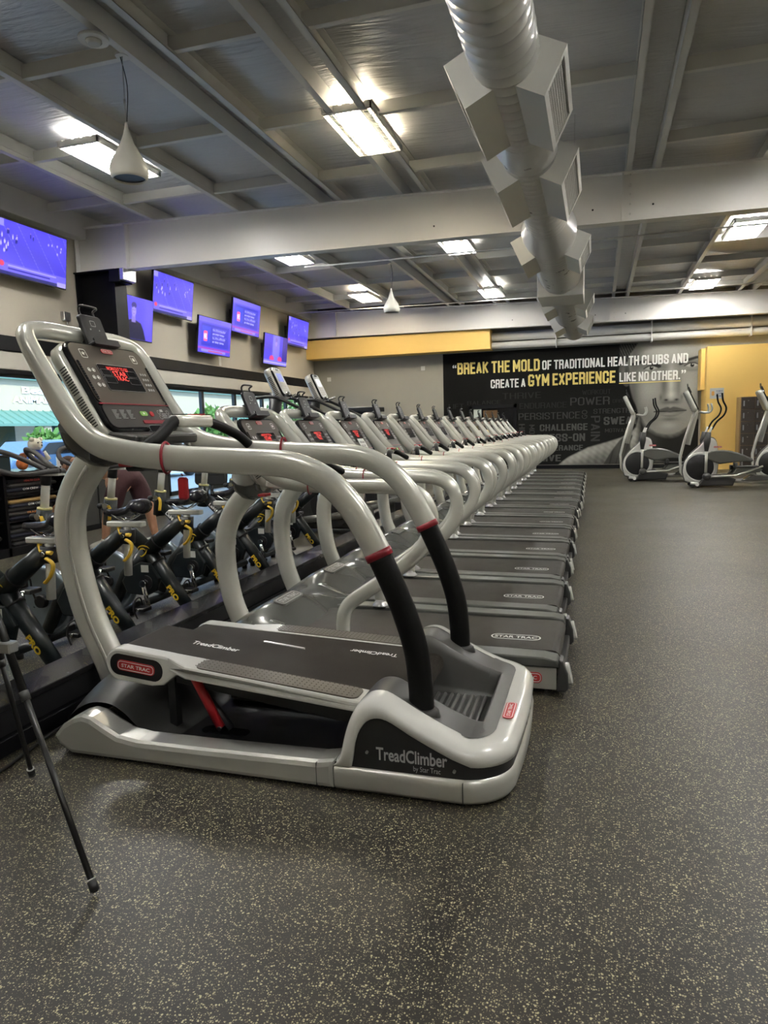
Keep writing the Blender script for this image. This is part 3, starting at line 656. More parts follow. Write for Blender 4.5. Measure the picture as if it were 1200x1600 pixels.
# ================================================================== TELEVISIONS
def paint_tv(kind, seed):
    w, h = 128, 72; U, V = np.meshgrid(np.linspace(0, 1, w), np.linspace(0, 1, h)); rng = np.random.RandomState(seed)
    C = np.zeros((h, w, 3))
    def put(m_, c_):
        for i in range(3): C[..., i] = C[..., i]*(1-m_)+c_[i]*m_
    def line(x0, y0, x1, y1, wd, c_):
        dx, dy = x1-x0, y1-y0; t = np.clip(((U-x0)*dx*1.78**2+(V-y0)*dy)/(dx*dx*1.78**2+dy*dy), 0, 1); D = np.hypot((U-x0-t*dx)*1.78, V-y0-t*dy); put(np.clip((wd-D)/.01, 0, 1), c_)
    def blob(x, y, rx, ry, c_): put(np.clip((1-np.hypot((U-x)/rx, (V-y)/ry))*4, 0, 1), c_)
    C[:] = (.085, .065, .80)
    C *= (1+.12*np.sin(V*7+U*3))[..., None]
    if kind == 'game':
        for q in range(6): line(.05+q*.22, 1.0, .38+q*.22, .2, .006, (.45, .42, 1.0))
        for q in range(16):
            x, y = .06+rng.rand()*.5, .42+rng.rand()*.42; c_ = (.55, .5, 1.0) if q % 2 else (.02, .02, .3)
            blob(x, y, .012, .045, c_); blob(x, y+.05, .008, .014, (.3, .2, .6))
        for q in range(6): blob(.72+rng.rand()*.2, .55+rng.rand()*.3, .01, .03, (.5, .45, 1))
        put((V < .22)*1., (.16, .13, .95)); put((V < .07)*1., (.02, .02, .18)); put(((V > .10) & (V < .13) & (U > .15) & (U < .75))*1., (.03, .02, .4)); put(((V > .16) & (V < .19) & (U > .15) & (U < .85))*1., (.35, .3, 1))
        blob(.07, .19, .04, .06, (.75, .05, .12)); put(((U > .86) & (V < .09))*1., (.4, .35, .9)); put(((U < .1) & (V > .86))*1., (.3, .27, .9))
    elif kind == 'news':
        put(((U > .08) & (U < .93) & (V > .2) & (V < .82))*.8, (.02, .03, .55)); put((V > .86)*1., (.16, .13, .85)); put(((U > .1) & (U < .36) & (V > .3) & (V < .75))*.8, (.04, .07, .85))
        for q in range(6): put(((V > .72-q*.075) & (V < .745-q*.075) & (U > .42) & (U < .86-.05*(q % 3)))*.6, (.30, .28, 1))
        put(((V < .16) & (V > .11))*1., (.35, .05, .55)); put(((V > .03) & (V < .1) & (U > .1) & (U < .85))*.9, (.30, .28, .95)); put(((V > .05) & (V < .075) & (U > .3) & (U < .75))*1., (.6, .05, .2))
    elif kind == 'guests':
        put(((U > .35) & (U < .65))*.5, (.3, .3, 1)); blob(.5, .55, .11, .3, (.22, .18, .9)); blob(.5, .72, .05, .1, (.35, .25, .8)); blob(.5, .85, .06, .08, (.15, .12, .6))
        blob(.33, .2, .11, .12, (.75, .05, .25)); blob(.68, .2, .11, .12, (.75, .05, .25)); put((U > .78)*.8, (.03, .02, .2)); put((V < .15)*1., (.2, .17, .95)); put(((V > .05) & (V < .09))*1., (.5, .45, 1))
    elif kind == 'man':
        C[:] = (.11, .085, .90); put(gs(U, V, .2, .6, .15, .4)*.5, (.05, .04, .6)); put(gs(U, V, .9, .6, .1, .5)*.4, (.2, .15, 1))
        body = [(.36, 0), (.34, .22), (.42, .40), (.52, .46), (.62, .46), (.74, .40), (.80, .25), (.86, 0)]
        put(soft(U, V, body, .01), (.012, .012, .05)); put(soft(U, V, [(.54, .40), (.545, .55), (.62, .55), (.625, .40)], .01), (.26, .2, .65))
        blob(.583, .67, .055, .16, (.34, .27, .78)); put(np.clip((1-np.hypot((U-.583)/.062, (V-.80)/.085))*5, 0, 1), (.05, .04, .25)); blob(.583, .66, .05, .115, (.36, .29, .80))
        for ex in (.563, .603): blob(ex, .69, .009, .012, (.03, .03, .2))
        blob(.583, .605, .016, .008, (.2, .08, .4)); blob(.585, .645, .006, .03, (.42, .34, .9)); put(gs(U, V, .545, .65, .014, .09)*.4, (.1, .08, .4))
        put(((U < .36) & (U > .30) & (V < .28))*.6, (.5, .45, 1))
    return np.clip(C, 0, 1)
scr = mat_vcol('television_screen_glow', .30)
def tv(Y0, z0, kind, label, seed=0, w=1.46, h=.83, txt=None, dz=0):
    Y0c = Y0+w/2; zc = z0+h/2+dz; tilt = math.radians(7)
    t = thing('television', label, 'television', (XL, Y0c, zc), 'wall televisions')
    V_ = Vector((math.sin(tilt), 0, math.cos(tilt))); N_ = Vector((math.cos(tilt), 0, -math.sin(tilt)))
    O = Vector((XL+.31, Y0c, zc)); F = frame(O, (0, 1, 0), V_, N_)
    obj('casing', MB().slab(F, -w/2, w/2, -h/2, h/2, -.045, .0, .008, 2), black_pl, t)
    C = paint_tv(kind, seed); hh, ww, _ = C.shape
    rows = [[F(-w/2+.012+(w-.024)*i/(ww-1), -h/2+.022+(h-.034)*j/(hh-1), .002) for i in range(ww)] for j in range(hh)]
    s_ = obj('screen', MB().grid(rows, False), scr, t, recalc=False)
    a = s_.data.attributes.new('Col', 'FLOAT_COLOR', 'POINT'); cc = np.ones((hh*ww, 4), np.float32); cc[:, :3] = C.reshape(-1, 3); a.data.foreach_set('color', cc.ravel())
    if txt:
        obj('shield', MB().slab(F, -.50, -.34, -.13, .10, .002, .004, .03, 3), mat('screen_red', (.1, 0, 0), .4, emit=(.75, .08, .25), estr=.4), s_)
        b = MB(); text(b, txt, F, -.49, -.35, -.08, .04, .006, .03); obj('screen_lettering', b, mat('screen_white', (.1, .1, .1), .4, emit=(.75, .7, 1), estr=.4), s_)
        b = MB()
        for q in range(4): text(b, ('the following plays', 'are under review', 'by the officials', 'at this time')[q], F, -.12, .46-.06*(q % 2), .13-q*.09, .18-q*.09, .004)
        obj('screen_lettering', b, mat('screen_pale_blue', (.1, .1, .1), .4, emit=(.35, .33, 1), estr=.4), s_)
    obj('mount_arm', MB().box(XL, XL+.27, Y0c-.05, Y0c+.05, zc-.06, zc+.06).box(XL, XL+.03, Y0c-.3, Y0c+.3, zc-.2, zc+.2).box(XL+.03, XL+.25, Y0c-.2, Y0c-.16, zc-.04, zc+.04), black_pl, t)
    return t
tv(8.62, 3.81, 'game', 'large television showing a ball game, cut by the left edge of the photo', 1)
tv(10.95, 3.175, 'man', 'television showing a dark-shirted presenter, partly behind the black column', 2)
tv(12.48, 3.81, 'game', 'television showing a ball game, first in the upper row past the column', 3)
tv(14.08, 3.155, 'news', 'television with a news caption, low between two upper screens', 4, txt='NFL')
tv(15.69, 3.81, 'news', 'television with a news caption in the upper row', 5, txt='NFL')
tv(17.33, 3.16, 'guests', 'television showing seated guests in red, lower row, second to last', 6)
tv(18.92, 3.82, 'game', 'farthest television in the upper row, by the room corner', 7)
for Y, z, l in ((10.28, 3.42, 'grey wall power box below the near television'),):
    t = thing('power_box', l, 'power box', (XL, Y, z)); obj('box', MB().box(XL, XL+.08, Y-.08, Y+.08, z-.07, z+.08, .008), steel, t); obj('cable', MB().tube(smooth_path([(XL+.04, Y+.02, z-.07), (XL+.05, Y+.03, z-.25), (XL+.04, Y+.06, z-.5)]), .01, 6), white_gloss, t)
for Y, z in ((15.45, 3.08),): tag(obj('notice', MB().box(XL, XL+.006, Y, Y+.12, z-.1, z+.12), mat('paper', (.75, .75, .72), .7)), 'small white notice on the wall under the low news television', 'notice')
for X, z in ((-5.3, 3.1), (-8.45, 2.9)): tag(obj('wall_plate', MB().box(X, X+.13, YB-.02, YB, z, z+.13, .004), white_gloss), 'small white plate on the far wall under the yellow soffit' if X > -6 else 'small grey plate on the far wall near the corner', 'wall plate')

# ================================================================== LEDGE between machines and bikes
le = thing('divider_ledge', 'long low black divider with a flat top between the treadmills and the bikes', 'divider', (-2.5, 7, 0))
obj('body', MB().box(-2.58, -2.415, .2, 13.5, 0, .195), black_p, le)
obj('top_board', MB().box(-2.62, -2.395, .2, 13.5, .195, .225, .004), ledge_m, le)
obj('front_panel', MB().box(-2.415, -2.408, .2, 13.5, .09, .19), black_pl, le)
obj('kick_board', MB().box(-2.415, -2.400, .2, 13.5, 0, .075, .004), black_p, le)
tag(obj('floor_cable', MB().tube(smooth_path([(-2.33, 1.6, .01), (-2.30, 2.0, .01), (-2.34, 2.3, .01), (-2.36, 2.45, .015), (-2.38, 2.8, .02)], 6), .008, 6), black_pl), 'black cable lying on the floor along the divider', 'cable')

# ================================================================== STEPPING MACHINE (foreground)
def console(t, O, w=.50, h=.44, u0=None, detail=2, paper=None, screen='red'):
    """O centre of the face; leaning panel facing +x and up"""
    V_ = Vector((-.50, 0, .866)); N_ = Vector((.866, 0, .50)); F = frame(O, (0, 1, 0), V_, N_)
    k_ = w/.50
    obj('console_shell', MB().slab(F, -w/2-.012, w/2+.012, -h/2-.02, h/2+.015, -.105, -.022, .075, 8, .02, True).slab(F, -w*.38, w*.38, -h*.45, h*.3, -.15, -.09, .06, 6, .015, True), silver, t)
    obj('console_bezel', MB().slab(F, -w/2, w/2, -h/2-.008, h/2+.004, -.03, -.004, .06, 8, .006), black_gl, t)
    fc = obj('console_face', MB().slab(F, -w/2+.014, w/2-.014, -h*.22, h/2-.010, -.006, .000, .045, 8), face_m, t)
    obj('console_lower_panel', MB().slab(F, -w/2+.016, w/2-.016, -h/2+.008, -h*.215, -.006, .000, .035, 6), face_lo, t)
    obj('red_line', MB().slab(F, -w/2+.010, w/2-.010, -h*.222, -h*.208, .0, .002, .003, 2), red_dk, t)
    ds = obj('display', MB().slab(F, -.125*k_, .125*k_, -h*.06, h*.25, .0, .003, .012, 3), black_gl, t)
    b = MB(); ring(b, F, -.125*k_, .125*k_, -h*.06, h*.25, .012, .0015, .0036); 
    for a0, a1, b0, b1 in ((-.115, -.055, .12, .17), (.055, .115, .12, .17), (-.115, -.045, .03, .085), (.045, .115, .03, .085)): ring(b, F, a0*k_, a1*k_, b0*h, b1*h+.01, .002, .001, .0036, 1)
    obj('display_outline', b, grey_ink, ds)
    if detail:
        b = MB()
        text(b, 'WORKOUT TO GO', F, -.07*k_, .07*k_, h*.185, h*.225, .004); text(b, 'STAR', F, -.045*k_, .045*k_, h*.12, h*.175, .004); text(b, 'TRAC', F, -.04*k_, .04*k_, h*.065, h*.115, .004)
        obj('display_text', b, led_m, ds)
        badge(t, F, 0, h*.42, .075*k_, .024)
        for sx in (-1, 1):
            b = MB(); ring(b, F, sx*.165*k_-.02, sx*.165*k_+.02, h*.31, h*.41, .008, .003, .002); text(b, '*' if sx < 0 else 'i', F, sx*.165*k_-.01, sx*.165*k_+.01, h*.34, h*.38, .002, .02); obj('label_print', b, white_ink, t)
            b = MB(); b.slab(F, sx*.226*k_-.007, sx*.226*k_+.007, -h*.17, h*.27, -.002, .002, .006, 3); obj('speaker_slot', b, black_gl, t)
            b = MB()
            for q in range(16): b.slab(F, sx*.226*k_-.0065, sx*.226*k_+.0065, -h*.16+q*.026*h, -h*.16+q*.026*h+.002, .002, .004, .0005, 1)
            obj('speaker_bars', b, grey_dk, t)
        for sx in (-1, 1):
            for q in range(6 if sx < 0 else 0):
                a_ = -.185*k_+(q % 2)*.028+(q//2)*.006; b_ = h*(.17-.085*(q//2)); bt = MB(); ring(bt, F, a_-.010, a_+.010, b_-.010, b_+.010, .0099, .0025, .002, 4); bt.slab(F, a_-.004, a_+.004, b_-.004, b_+.004, 0, .002, .002, 2); obj('button', bt, white_ink, t)
        for q in range(12):
            a_ = .155*k_+(q % 3)*.018; b_ = h*(.17-.065*(q//3)); obj('key', MB().slab(F, a_-.005, a_+.005, b_-.006, b_+.006, 0, .003, .002, 2), grey_ink, t)
        obj('start_button', MB().slab(F, -.012, .040, -h*.33-.010, -h*.33+.014, 0, .004, .009, 4), green_btn, t)
        obj('stop_button', MB().slab(F, .062, .090, -h*.33-.013, -h*.33+.015, 0, .004, .013, 5), red_m, t)
        b = MB().add([F(.008, -h*.33-.005, .005), F(.022, -h*.33+.002, .005), F(.008, -h*.33+.009, .005)], [(0, 1, 2)]); obj('label_print', b, white_ink, t)
        b = MB()
        for c_ in range(3):
            for q in range(7): b.slab(F, -.20+c_*.05, -.165+c_*.05-.006*(q % 3), -h*.29-q*.007, -h*.29-q*.007+.002, 0, .0015, .0005, 1)
        for c_ in range(2): ring(b, F, .13+c_*.072, .15+c_*.072, -h*.39, -h*.34, .009, .002, .0015, 4); ring(b, F, .13+c_*.072, .15+c_*.072, -h*.33, -h*.28, .009, .002, .0015, 4)
        b.slab(F, .155, .178, -h*.30, -h*.27, 0, .0015, .001, 1)
        for q in range(3): b.slab(F, .155, .195, -h*.33-q*.01, -h*.33-q*.01+.004, 0, .0015, .001, 1)
        obj('instruction_print', b, grey_ink, t)
        obj('red_tray_line', MB().slab(F, -.02, .17, -h*.445, -h*.405, 0, .004, .004, 2), red_dk, t)
        obj('media_port', MB().slab(F, -.02, .16, -h*.56, -h*.475, -.03, .012, .012, 4), chrome, t); obj('media_port_slot', MB().slab(F, -.012, .152, -h*.55, -h*.485, .012, .0135, .010, 4), black_gl, t)
        # side vents
        for sy in (-1, 1):
            G = frame(F(sy*(w/2+.0125), 0, -.06), V_, N_, (0, sy, 0)); b = MB()
            for q in range(24): 
                if q == 12: continue
                aa = -h*.40+q*.028*h; b.slab(G, aa, aa+.005, -.018, .018, -.002, .0008, .002, 2)
            obj('side_vent', b, black_pl, t)
    if paper:
        obj('paper_note', MB().slab(F, -.07, .09, -h*.34, h*.02, .004, .006, .002, 1), mat('note_paper', (.8, .8, .77), .7) if paper == 1 else mat('yellow_note', (.75, .62, .15), .7), t)
        b = MB()
        if paper == 1:
            for q, s_ in enumerate(('TEMPORARILY', 'OUT OF', 'ORDER')): text(b, s_, F, -.055, .075-.02*q, -h*.09-q*.035, -h*.09-q*.035+.018, .0065, .02)
            obj('note_print', b, black_pl, t)
    return F
def tablet_holder(t, x, y, z):
    """x,y,z: centre of the top bar"""
    V_ = Vector((-.35, 0, .94)); N_ = Vector((.94, 0, .35)); F_ = frame((x+.045, y, z+.03), (0, 1, 0), V_, N_); F = lambda a, b, c=0: F_(a*1.2, b*1.15-.008, c)
    obj('tablet_holder', MB().slab(F, -.062, .062, -.055, .085, -.004, .018, .016, 4, .004).slab(F, -.075, .075, -.062, -.048, -.002, .058, .006, 3).slab(F, -.072, .072, -.05, -.035, .05, .058, .004, 2).slab(F, -.025, .025, -.03, .03, -.05, -.004, .01, 3), black_pl, t)
    b = MB().tube(smooth_path([F(-.04, .085, .005), F(-.04, .108, .008), F(-.042, .116, .03), F(.042, .116, .03), F(.04, .108, .008), F(.04, .085, .005)], 4), .0055, 8)
    obj('holder_clamp', b, black_pl, t)
    b = MB()
    for a_, b_ in ((-.025, .02), (.025, .02), (-.02, -.03), (.02, -.03)): b.slab(F, a_-.003, a_+.003, b_-.003, b_+.003, .018, .020, .003, 3)
    ring(b, F, -.014, .014, .035, .06, .004, .002, .0185); obj('screw', b, steel, t)
def rail_frame(pts_near, yc, hs, tipx, tipz):
    """pts (x,z) from the foot to the front tip; mirrored across yc, joined by the cross bar"""
    near = [(x, yc-hs, z) for x, z in pts_near]; far = [(x, yc+hs, z) for x, z in pts_near][::-1]
    return near, far

TY = 2.805; Y0, Y1 = 2.29, 3.32
tc = thing('stepping_treadmill', 'silver dual-treadle stepping treadmill standing alone in the foreground', 'exercise machine', (-1.25, TY, 0))
# --- handrail
NR = [(-.619, .24), (-.620, .30), (-.623, .40), (-.640, .54), (-.69, .70), (-.772, .885), (-.824, .985), (-.883, 1.075), (-.957, 1.150), (-1.046, 1.200), (-1.15, 1.226), (-1.30, 1.236), (-1.54, 1.248), (-1.72, 1.262), (-1.87, 1.285), (-1.98, 1.318), (-2.06, 1.375), (-2.13, 1.46), (-2.21, 1.60), (-2.285, 1.735)]
hs = .385
def y_of(x): return TY-hs
body = [(x, TY-hs, z) for x, z in NR[5:]]
corner = [(-2.325, TY-hs+.03, 1.795), (-2.34, TY-hs+.11, 1.815), (-2.345, TY-hs+.2, 1.820)]
path = body+corner+[(-2.345, TY, 1.820)]
full = path+[(x, 2*TY-y, z) for x, y, z in path[:-1][::-1]]
fp = smooth_path(full, 4)
def rsec(p):
    t = min(1, max(0, (p.z-1.45)/.3)); return ((.030*(1-t)+.036*t), (.052*(1-t)+.036*t))
obj('handrail', MB().tube(fp, [rsec(p) for p in fp], 18, True, True, (0, 1, 0), 2.3), silver, tc)
for sg in (-1, 1):
    gp = smooth_path([(x, TY+sg*hs, z) for x, z in NR[:6]], 5)
    obj('rail_grip', MB().tube(gp, (.030, .047), 18, True, True, (0, 1, 0), 2.4), grip, tc)
    q0, q1 = Vector((-.772, TY+sg*hs, .885)), Vector((-.766, TY+sg*hs, .872)); obj('rail_ring', MB().tube([q0+(q0-q1), q1], (.033, .054), 18, True, True, (0, 1, 0), 2.4), red_dk, tc)
    obj('rail_socket', MB().tube([(-.612, TY+sg*hs, .262), (-.617, TY+sg*hs, .298), (-.618, TY+sg*hs, .308)], [(.046, .066), (.042, .061), (.034, .052)], 18, True, True, (0, 1, 0)), grey_dk, tc)
# --- post
PP = smooth_path([(-2.25, TY, .05), (-2.325, TY, .25), (-2.42, TY, .47), (-2.485, TY, .75), (-2.49, TY, .95), (-2.43, TY, 1.10), (-2.31, TY, 1.25), (-2.25, TY, 1.31)], 6)
obj('post', MB().tube(PP, (.045, .082), 18, True, True, (0, 1, 0), 2.8), silver, tc)
obj('post_groove', MB().tube([Vector((p.x+.02, p.y-.044, p.z)) for p in PP[4:-8]], (.004, .012), 8, True, True, (0, 1, 0)), silver_d, tc)
# --- console
F = console(tc, (-2.12, TY+.012, 1.575), .535, .455)
obj('console_neck', MB().tube(smooth_path([(-2.23, TY-.20, 1.40), (-2.25, TY-.14, 1.32), (-2.26, TY, 1.27), (-2.25, TY+.14, 1.32), (-2.23, TY+.20, 1.40)], 5), (.09, .07), 14, True, True, (1, 0, 0)), grey_hood, tc)
obj('console_tray', MB().slab(frame((-1.97, TY, 1.345), (0, 1, 0), (1, 0, -.12), (.12, 0, 1)), -.25, .25, -.09, .09, -.03, .012, .05, 5, .008), grey_dk, tc)
obj('tray_bar', MB().tube(smooth_path([(-1.99, TY-.30, 1.30), (-1.93, TY-.12, 1.335), (-1.93, TY+.12, 1.335), (-1.99, TY+.30, 1.30)], 5), .016, 10), silver, tc)
obj('rail_bracket', MB().box(-2.08, -1.98, TY-.33, TY+.33, 1.24, 1.29, .01).box(-2.0, -1.90, TY-.20, TY+.12, 1.19, 1.245, .01), black_pl, tc)
obj('red_plug', MB().box(-1.955, -1.895, TY-.30, TY-.22, 1.215, 1.235, .004), red_m, tc)
tablet_holder(tc, -2.33, TY+.015, 1.795)
# heart rate bar
hb = smooth_path([(-1.80, TY-.345, 1.29), (-1.76, TY-.26, 1.345), (-1.755, TY-.19, 1.395), (-1.755, TY-.13, 1.405)], 5)
obj('pulse_bar', MB().tube(hb, (.027, .024), 12), grip, tc)
hb = smooth_path([(-1.755, TY+.07, 1.405), (-1.74, TY+.15, 1.39), (-1.70, TY+.29, 1.335), (-1.67, TY+.345, 1.285)], 5)
obj('pulse_bar', MB().tube(hb, (.024, .022), 12), grip, tc)
obj('pulse_bar_head', MB().slab(frame((-1.755, TY-.03, 1.405), (0, 1, 0), (1, 0, 0), (0, 0, 1)), -.135, .135, -.042, .042, -.028, .026, .03, 5, .01, True), silver, tc)
obj('pulse_bar_red_tape', MB().slab(frame((-1.755, TY-.01, 1.432), (0, 1, 0), (1, 0, 0), (0, 0, 1)), -.05, .06, -.012, .012, 0, .004, .003, 2).slab(frame((-1.755, TY+.01, 1.432), (0, 1, 0), (1, 0, 0), (0, 0, 1)), -.008, .008, -.045, .045, -.0, .005, .003, 2), red_m, tc)
for q in (-1, 1): obj('pulse_bar_keys', MB().slab(frame((-1.755, TY-.03+q*.09, 1.431), (0, 1, 0), (1, 0, 0), (0, 0, 1)), -.022, .022, -.03, .03, 0, .004, .008, 3), black_gl, tc)
for sg, x in ((-1, -1.655), (1, -1.50)):
    b = MB(); n = 24
    b.tube([(x+.035*0, TY+sg*hs+.038*math.cos(2*PI*i/n), 1.255+.062*math.sin(2*PI*i/n)) for i in range(n+1)], .006, 6, False); obj('red_strap', b, red_dk, tc)
st = thing('safety_key', 'red plastic safety key dangling from the stepping machine rail', 'safety key', (-1.60, TY-hs+.02, 1.13))
obj('tag', MB().box(-1.615, -1.575, TY-hs+.0, TY-hs+.03, 1.085, 1.175, .008), red_m, st); obj('cord', MB().tube(smooth_path([(-1.595, TY-hs+.015, 1.18), (-1.597, TY-hs+.015, 1.185), (-1.60, TY-hs+.012, 1.190)], 5), .003, 5), red_dk, st)

# --- base shell
def sidepoly(yz):  # low side rail profile in x,z with nose
    return [(-2.13, .01), (-2.19, .045), (-2.215, .085), (-2.17, .135), (-2.11, .172), (-2.066, .186), (-2.02, .178), (-1.96, .145), (-1.89, .112), (-1.80, .100), (-1.5, .102), (-1.0, .112), (-.93, .125), (-.93, .01)]
for y0_, y1_ in ((Y0, Y0+.13), (Y1-.13, Y1)):
    obj('side_rail', MB().prism(sidepoly(0), y0_, y1_, 'y', .022), silver_d, tc)
# pan between the rails, and curved front cover
rows = []
prof = [(-2.20, .03), (-2.235, .075), (-2.225, .115), (-2.17, .165), (-2.09, .20), (-2.0, .20), (-1.93, .165), (-1.86, .105), (-1.78, .065), (-1.66, .05), (-1.3, .045), (-.88, .045)]
pf = [(p.x, p.y) for p in smooth_path([(a, b, 0) for a, b in prof], 4)]
for j in range(25):
    y = Y0+.11+(Y1-Y0-.22)*j/24; t = abs(j-12)/12
    rows.append([(x-.07*(1-t*t)*max(0, min(1, (-1.9-x)/.2)), y, z+.05*(1-t*t)*max(0, min(1, (z-.045)/.12))) for x, z in pf])
obj('front_cover', MB().grid(rows), grey_dk, tc)
obj('base_pan', MB().box(-1.82, -.85, Y0+.12, Y1-.12, .03, .055), black_pl, tc)
obj('pan_rib', MB().slab(frame((-1.35, TY+.02, .056), (1, 0, 0), (0, 1, 0), (0, 0, 1)), -.36, .4, .05, .24, 0, .03, .05, 5, .01), grey_hood, tc)
obj('pan_slot', MB().slab(frame((-1.54, Y0+.27, .056), (1, 0, 0), (0, 1, 0), (0, 0, 1)), -.11, .11, -.035, .035, 0, .003, .03, 5), black_gl, tc)
# rear section: ring loft around the back
zt_pts = [(-.93, .118), (-.905, .16), (-.885, .24), (-.86, .305), (-.83, .345), (-.79, .37), (-.74, .372), (-.69, .348), (-.63, .314), (-.56, .278), (-.5, .250), (-.45, .232), (-.40, .222), (-.2, .215)]
zi_pts = [(-.93, .10), (-.895, .10), (-.875, .10), (-.86, .11), (-.84, .22), (-.80, .285), (-.75, .302), (-.70, .288), (-.63, .248), (-.5, .185), (-.44, .162), (-.40, .150), (-.2, .142)]
zt_pts = [(p.x, p.y) for p in smooth_path([(a, b, 0) for a, b in zt_pts], 6)]; zi_pts = [(p.x, p.y) for p in smooth_path([(a, b, 0) for a, b in zi_pts], 6)]
def itp(P, x): return float(np.interp(x, [p[0] for p in P], [p[1] for p in P]))
xs = [-.93, -.92, -.91, -.90, -.892, -.885, -.877, -.87, -.862, -.855, -.845, -.835, -.825, -.81, -.80, -.785, -.77, -.755, -.74, -.72, -.70, -.67, -.64, -.60, -.56, -.52, -.48]
loop = [(x, Y0, 0, -1) for x in xs]; R_ = .19; cx, cy = -.275-R_, Y0+R_
for i in range(1, 13):
    t = -PI/2+PI/2*i/12; loop.append((cx+R_*math.cos(t), cy+R_*math.sin(t), math.cos(t), math.sin(t)))
for i in range(1, 8): loop.append((-.275+.012*math.sin(PI*i/8), Y0+R_+(Y1-Y0-2*R_)*i/8, 1, 0))
loop += [(x, 2*TY-y, nx_, -ny_) for x, y, nx_, ny_ in loop[:len(xs)+12][::-1]]
def sect(p, lv):
    x, y, a, b_ = p; return [(x+a*o_, y+b_*o_, z) for o_, z in lv(x)]
lower = lambda x: [(-.035, .008), (-.012, .012), (.0, .03), (.004, .075), (.0, .098), (-.010, .106)]
panel = lambda x: [(-.010, .104), (-.012, max(.105, itp(zi_pts, x)-.004)+.012)]
upper = lambda x: [(-.012, max(.104, itp(zi_pts, x))), (.002, max(.106, itp(zi_pts, x)+.006)), (.004, (max(.106, itp(zi_pts, x))+itp(zt_pts, x))/2), (-.004, itp(zt_pts, x)-.02), (-.022, itp(zt_pts, x)-.003), (-.050, itp(zt_pts, x)+.004), (-.088, itp(zt_pts, x)+.006)]
for nm, fn, m_ in (('rear_skirt', lower, silver_d), ('rear_black_panel', panel, black_pl), ('rear_white_cover', upper, white_gloss)):
    obj(nm, MB().grid([sect(p, fn) for p in loop]), m_, tc)
# inner grey insert with the sunken ribbed tray
def hz(x, y):
    s_ = abs(y-TY); zt = itp(zt_pts, x)+.006
    if x > -.40: zt = itp(zt_pts, -.40)+.006
    t = min(1, max(0, (s_-.235)/.04)); tx = min(1, max(0, (x+.445)/.04)); k_ = max(t, tx)
    k_ = k_*k_*(3-2*k_)
    low = .125
    return low*(1-k_)+(zt-.0015)*k_
NXG, NYG = 90, 90; rows = []
for i in range(NXG):
    x = -.86+(.475)*i/(NXG-1)*1.0
    x = -.86+(.509)*i/(NXG-1)
    rows.append([])
    lim = .505-.078
    # narrow towards the rounded rear corners
    if x > -.275-R_: q = (x-(-.275-R_)); rr_ = R_-.078; lim = (Y1-Y0)/2-R_+math.sqrt(max(0, rr_*rr_-min(q, rr_)**2))
    for j in range(NYG):
        y = TY-lim+2*lim*j/(NYG-1); rows[-1].append((x, y, hz(x, y)))
obj('rear_insert', MB().grid(rows), mat('insert_grey_plastic', (.065, .064, .060), .36, .1, .1, 9), tc)
for q in range(8): obj('tread_rib', MB().tube([(-.69+q*.031, TY-.215, .127), (-.69+q*.031, TY+.215, .127)], (.009, .010), 8, True, True, (1, 0, 0)), mat('tread_rib_grey', (.26, .26, .245), .28, .5), tc)
obj('insert_button', MB().lathe([(.036, 0), (.036, .006), (.030, .008)], (-.42, Y0+.165, .219), seg=20), grey_dk, tc)
FB = frame((-.36, TY, .221), (0, -1, 0), (-1, 0, .12), (0, 0, 1)); FB = frame((-.305, TY+.02, .2245), (0, 1, 0), (-1, 0, 0), (0, 0, 1))
badge(tc, FB, -.16, .018, .16, .042, c=.002)
FS = frame((0, Y0+.0095, 0), (1, 0, 0), (0, 0, 1), (0, -1, 0))
b = MB(); text(b, 'TreadClimber', FS, -.765, -.50, .145, .195, .002, .02); obj('side_lettering', b, grey_ink, tc)
b = MB(); text(b, 'by Star Trac', FS, -.625, -.525, .112, .138, .002); obj('side_lettering', b, grey_ink, tc)
for x, z in ((-.80, .17), (-.475, .135)): obj('screw', MB().cyl((x, Y0+.003, z), (x, Y0+.012, z), .006, seg=8), steel, tc)
obj('shell_seam', MB().box(-.445, -.443, Y0-.006, Y0+.002, .012, .10), black_pl, tc)
obj('shell_seam', MB().box(-1.003, -1.001, Y0-.001, Y0+.02, .015, .108), black_pl, tc)
